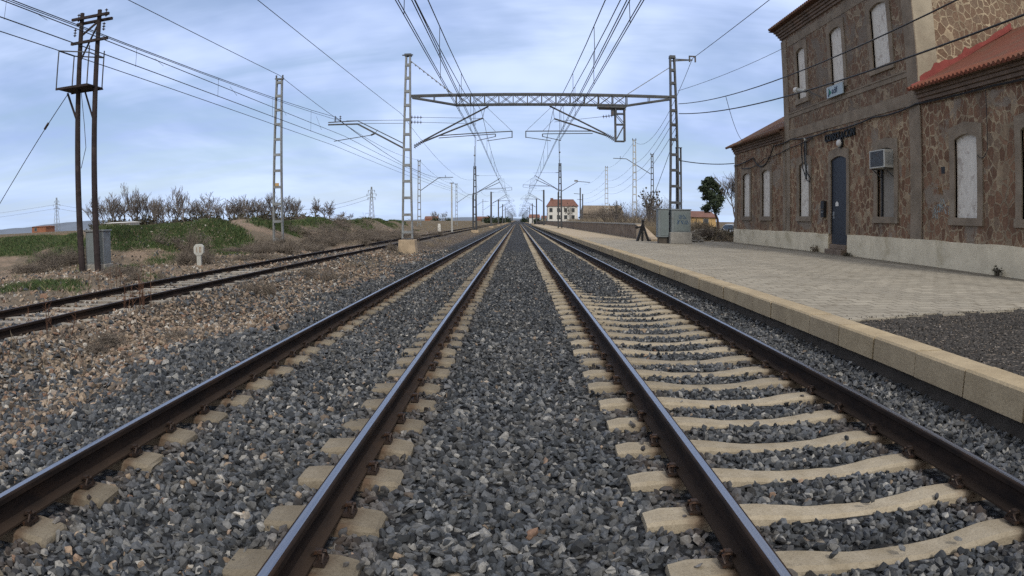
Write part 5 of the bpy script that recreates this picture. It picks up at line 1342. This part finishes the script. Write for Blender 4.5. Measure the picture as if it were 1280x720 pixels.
bush('shrub', 'dry straw-coloured shrub at the left corner of the station', 'bush', (12.4, 43.5, float(gz(12.4,43.5))-.1), 1.4, .45, 1500, 'straw', 9, .05)
wiry('greyish dry bush beside the rubble heap', 11.6, 41.5, 1.2, .9, 700, 31, z=.3, thick=.007)
# heap of rubble and broken planks
t = thing('rubble_heap', 'heap of broken timber and rubble right of the grey cabinets', 'rubble heap', (10.35, 39.2, .16)); rnd = random.Random(8); b = MB()
for k in range(34):
    a = rnd.uniform(0, 3.14); c = Vector((rnd.gauss(0,.38), rnd.gauss(0,.3), .08 + .75*rnd.random()*(1-abs(rnd.gauss(0,.3))))); l = rnd.uniform(.3,.7); d = Vector((math.cos(a), math.sin(a)*.4, rnd.gauss(0,.25))); b.bar(c-d*l/2, c+d*l/2, .09, .05)
b.build('planks', MAT['old_sleeper'], t)
V, F = hull_proto(20, 77); b = MB()
for k in range(14):
    c = np.array([rnd.gauss(0,.5), rnd.gauss(0,.35), .08]); b.add(V*rnd.uniform(.08,.2) + c, F.tolist())
b.build('stones', MAT['concrete'], t)
# car
t = thing('parked_car', 'white hatchback half hidden behind the station corner', 'car', (19.6, 60, float(gz(19.6,60))-.28), R(100))
def car():
    prof = [(-2.0,.35),(-2.02,.75),(-1.92,.95),(-1.6,1.38),(-1.35,1.48),(.0,1.5),(.35,1.42),(1.0,.98),(1.8,.86),(2.0,.7),(2.02,.35)]
    b = MB(); vs = []; n = len(prof)
    for sgn, s_ in ((-1,1),(1,1)):
        for (u, z) in prof:
            inset = .14*max(0, min(1, (z-.95)/.5)); vs.append((u, sgn*(.84-inset), z))
    fs = [tuple(range(n))[::-1], tuple(range(n, 2*n))] + [(i, (i+1) % n, n+(i+1) % n, n+i) for i in range(n)]
    b.add(vs, fs); body = b.build('body', MAT['car'], t, bevel=.03)
    b = MB()
    for s_ in (-1, 1):
        b.add([(-1.55,s_*.80,1.0),(.85,s_*.80,1.0),(.28,s_*.725,1.39),(-1.3,s_*.725,1.42)], [(0,1,2,3)])
        b.add([(-1.55,s_*.815,1.0),(.85,s_*.815,1.0),(.28,s_*.74,1.39),(-1.3,s_*.74,1.42)], [(3,2,1,0)])
    b.build('side_window', MAT['glass'], body, fixn=False)
    b = MB(); b.add([(1.01,-.72,1.0),(1.01,.72,1.0),(.40,.62,1.42),(.40,-.62,1.42)], [(0,1,2,3)]); b.add([(-1.92,-.7,1.0),(-1.92,.7,1.0),(-1.63,.62,1.36),(-1.63,-.62,1.36)], [(0,1,2,3)]); b.build('windscreen', MAT['glass'], body, fixn=False)
    for u in (-1.25, 1.25):
        for s_ in (-1, 1):
            MB().tube([(u, s_*.66, .30),(u, s_*.85, .30)], .30, 14).build('wheel', MAT['tyre'], t)
car()
# ------------------------------------------------------------------ far buildings
def house(name, label, x, y, z, w, d, eave, ridge, wall, roofm, wins=(), hip=0, cat='house', rz=0):
    t = thing(name, label, cat, (x, y, z), rz)
    MB().box(-w/2, w/2, -d/2, d/2, -.5, eave).build('wall', MAT[wall], t)
    b = MB(); e = .35
    b.add([(-w/2-e,-d/2-e,eave),(w/2+e,-d/2-e,eave),(w/2+e,d/2+e,eave),(-w/2-e,d/2+e,eave),(-w/2+hip,0,ridge),(w/2-hip,0,ridge)], [(0,3,2,1),(0,1,5,4),(1,2,5),(2,3,4,5),(3,0,4)]); b.build('roof', MAT[roofm], t)
    for (u, zz, ww, hh_) in wins:
        f = MB().box(u-ww/2-.1, u+ww/2+.1, -d/2-.06, -d/2-.002, zz-.1, zz+hh_+.1).build('window', MAT['concrete'], t)
        MB().box(u-ww/2, u+ww/2, -d/2-.08, -d/2-.062, zz, zz+hh_).build('pane', MAT['glass'], f)
    return t
wh = house('white_house', 'white two-storey house with a red tiled roof far right of the tracks', 16.0, 245, .9, 10.6, 9, 5.4, 8.0, 'white', 'roof_far', [(u, zz, 1.0, 1.3) for u in (-4.2,-1.5,1.0,3.6) for zz in (.9, 3.4)], hip=1.2)
MB().box(-4.2,-3.2,-1,0,6.2,8.4).build('chimney', MAT['roof_far'], wh)
house('ochre_house', 'ochre house with a red roof glimpsed between the cabinets and the pine', 31, 118, 0, 6.5, 7, 2.1, 3.2, 'ochre', 'roof_far', [(-1.8,1.0,.8,.8),(1.4,1.0,.8,.8)])
house('ochre_house', 'pale rubble-walled house with a red roof beside the ochre one', 26.5, 116, 0, 5.5, 6, 2.2, 3.2, 'render_pale', 'roof_far', [(0,1.2,.8,.7)])
rr_ = house('ruined_barn', 'small ruined brick-red barn alone in the field at far left', pxx(40, 190), 190, float(gz(pxx(40,190),190)) - .1, 6.6, 5, 2.0, 2.2, 'red_wall', 'red_wall', [(-1.5,.6,1,1)], cat='barn')
sh = house('white_shed', 'long low white shed peeping over the green bank', pxx(148, 100), 100, float(gz(pxx(148,100),100)) + .15, 5.0, 3, 1.15, 1.3, 'white', 'white', [(1.6,.3,.8,.5)], cat='shed')
for i, (px_, Yk, w_, c_, lab) in enumerate(((668,330,5,'white','small white lineside hut straight ahead near the vanishing point'),(686,420,9,'render_pale','pale low building at the far right of the vanishing point'),(540,420,8,'red_wall','distant brick-red shed left of the vanishing point'),(604,500,9,'roof_far','tiny red-roofed house far left of the vanishing point'))):
    house('distant_house', lab, pxx(px_, Yk), Yk, 0, w_, 5, 2.6, 4.2, c_, 'roof_far', [(0,.8,1,1)])
house('brown_house', 'grey-brown barn roof behind the scrub right of the white house', pxx(752,225), 225, .9, 13, 8, 2.6, 5.4, 'render', 'render', [(0,.8,1,1)], cat='barn')
dt = bush('distant_tree', 'dark round tree far left of the vanishing point', 'tree', (pxx(545,260),260,.3), 1.6, 2.2, 400, 'needles', 14, .3, 'dark round trees near the vanishing point'); drow = [dt]
for i, (px_, Yk, s) in enumerate(((606,300,1),(612,320,1.3),(618,330,1.2),(626,340,1.3),(634,380,1.2),(560,280,.9),(672,300,1),(690,330,1.6),(700,300,1.2),(732,260,1.4),(742,280,1.6),(662,420,1.4),(655,460,1.3))):
    drow.append(dup(dt, (pxx(px_, Yk), Yk, .1), i, scale=(s, s, s)))
label_row(drow, 'tiny dark round tree on the far horizon, {} from the left')
# pylons
def pylon(label, px_, Yk, h):
    t = thing('power_pylon', label, 'pylon', (pxx(px_, Yk), Yk, .3)); b = MB()
    w = h*.075
    for sx in (-1, 1):
        for sy in (-1, 1): b.bar((sx*w,sy*w,0),(sx*w*.16,sy*w*.16,h), .22)
    n = 9
    for i in range(n):
        za, zb = h*i/n, h*(i+1)/n; wa, wb = w*(1-.84*i/n), w*(1-.84*(i+1)/n)
        for sy in (-1, 1): b.bar((-wa,sy*wa,za),(wb,sy*wb,zb),.12); b.bar((wa,sy*wa,za),(-wb,sy*wb,zb),.12)
    b.build('tower', MAT['galv'], t)
    for z, l in ((.70,.10),(.80,.13),(.90,.09)):
        MB().bar((-h*l,0,h*z),(h*l,0,h*z),.25).build('crossarm', MAT['galv'], t)
        for s_ in (-1, 1): MB().tube([(s_*h*l,0,h*z),(s_*h*l,0,h*z-1.6)], .18, 5).build('insulator', MAT['insul'], t)
pylon('thin steel pylon on the horizon left of the timber poles', 59, 520, 32)
pylon('steel pylon on the horizon between the lone mast and the gantry', 465, 460, 25)
pylon('small steel pylon behind the bare trees left of the lone mast', 305, 620, 26)
wire('power_line', 'faint high-voltage line low across the left sky', para([(pxx(-300,520),520,28),(pxx(59,520),520,26),(pxx(305,620),620,22),(pxx(465,460),460,20)], [7,9,9]), .10, 'galv', 'wire')
wire('power_line', 'faint lower high-voltage line just above the left horizon', para([(pxx(-300,520),520,22),(pxx(59,520),520,22.5),(pxx(305,620),620,18),(pxx(465,460),460,17.5)], [7,9,9]), .10, 'galv', 'wire')

# ------------------------------------------------------------------ world, sun, camera
SUN_EL, SUN_AZ = R(42), R(17)                    # azimuth measured from straight behind the camera towards the building
sd = Vector((math.sin(SUN_AZ)*math.cos(SUN_EL), -math.cos(SUN_AZ)*math.cos(SUN_EL), math.sin(SUN_EL)))
w = bpy.data.worlds.new('World'); SC.world = w; w.use_nodes = True; nt = w.node_tree; nt.nodes.clear()
class W(N):
    def __init__(s): s.t = nt
k = W()
out = k.n('ShaderNodeOutputWorld'); bg = k.n('ShaderNodeBackground'); k.l(bg.outputs[0], out.inputs[0]); bg.inputs[1].default_value = .1
sky = k.n('ShaderNodeTexSky', sky_type='NISHITA', sun_disc=False); sky.sun_elevation = SUN_EL; sky.sun_rotation = math.pi - SUN_AZ
sky.air_density = 1.0; sky.dust_density = 1.2; sky.ozone_density = 1.5
v = k.n('ShaderNodeTexCoord').outputs['Generated']; x = k.xyz(v)
zz = k.math('MAXIMUM', x[2], 0.); den = k.math('ADD', zz, .16)
pl = k.comb(k.math('DIVIDE', x[0], den), k.math('DIVIDE', x[1], den), 0.)
st = k.scale(pl, (.55, 1.25, 1)); 
rot = k.n('ShaderNodeMapping'); k.l(pl, rot.inputs[0]); rot.inputs['Rotation'].default_value = (0,0,R(62)); rot.inputs['Scale'].default_value = (.42, 1.5, 1)
n1 = k.noise(rot.outputs[0], 1.15, 8, .58, .6); n2 = k.noise(pl, .55, 5, .55, .3); n3 = k.noise(rot.outputs[0], 3.4, 7, .62, .5)
cl = k.mrange(k.math('ADD', k.math('MULTIPLY', n1, .6), k.math('ADD', k.math('MULTIPLY', n2, .5), k.math('MULTIPLY', n3, .18))), .50, .74)
cov = k.math('ADD', k.math('MULTIPLY', cl, .55), .40)
cc = k.mix(k.mrange(n2, .35, .65), (3.5,4.7,7.9), (6.7,7.95,10.9))
col = k.mix(cov, sky.outputs[0], cc)
# unseen whiter cloud overhead and behind the camera, added for neutral fill light
over = k.math('MAXIMUM', k.mrange(x[2], .48, .85), k.mrange(x[1], .15, -.5))
col = k.mix(k.math('MULTIPLY', over, .85), col, k.mix(n1, (7.2,7.0,6.7), (9.6,9.3,8.8)))
# pale haze band at the horizon
hz = k.mrange(x[2], 0., .16, .5, 0)
col = k.mix(hz, col, (5.7,7.3,9.8))
k.l(col, bg.inputs[0])
sun = bpy.data.lights.new('sun', 'SUN'); sun.energy = 2.0; sun.angle = R(8); sun.color = (1, .95, .87)
so = bpy.data.objects.new('sun', sun); COL.objects.link(so); so.rotation_euler = sd.to_track_quat('Z', 'Y').to_euler()

cam = bpy.data.cameras.new('camera'); co = bpy.data.objects.new('camera', cam); COL.objects.link(co); SC.camera = co
P_, YW, RL, H = .0995, -.0083, -.0025, 1.3725
fw = Vector((math.sin(YW)*math.cos(P_), math.cos(YW)*math.cos(P_), -math.sin(P_))); rt = Vector((math.cos(YW), -math.sin(YW), 0)); upv = rt.cross(fw)
r2 = rt*math.cos(RL) + upv*math.sin(RL); u2 = -rt*math.sin(RL) + upv*math.cos(RL)
co.matrix_world = Matrix(((r2.x, u2.x, -fw.x, 0), (r2.y, u2.y, -fw.y, 0), (r2.z, u2.z, -fw.z, H), (0,0,0,1)))
cam.clip_start = .05; cam.clip_end = 9000; cam.sensor_width = 36; cam.sensor_fit = 'HORIZONTAL'
SC.render.engine = 'CYCLES'
cam.type = 'PANO'; cam.panorama_type = 'FISHEYE_LENS_POLYNOMIAL'   # action-camera lens: image radius proportional to the angle
cam.fisheye_polynomial_k0 = 0; cam.fisheye_polynomial_k1 = -1/(852*36/1280); cam.fisheye_polynomial_k2 = 0; cam.fisheye_polynomial_k3 = 0; cam.fisheye_polynomial_k4 = 0
cam.fisheye_fov = math.pi
SC.view_settings.view_transform = 'Standard'; SC.view_settings.look = 'None'; SC.view_settings.exposure = .18; SC.view_settings.gamma = 1
SC.cycles.use_denoising = False; SC.cycles.max_bounces = 5; SC.cycles.diffuse_bounces = 3; SC.cycles.glossy_bounces = 2; SC.cycles.transmission_bounces = 2
SC.cycles.use_adaptive_sampling = True; SC.cycles.adaptive_threshold = .02; SC.cycles.sample_clamp_indirect = 6
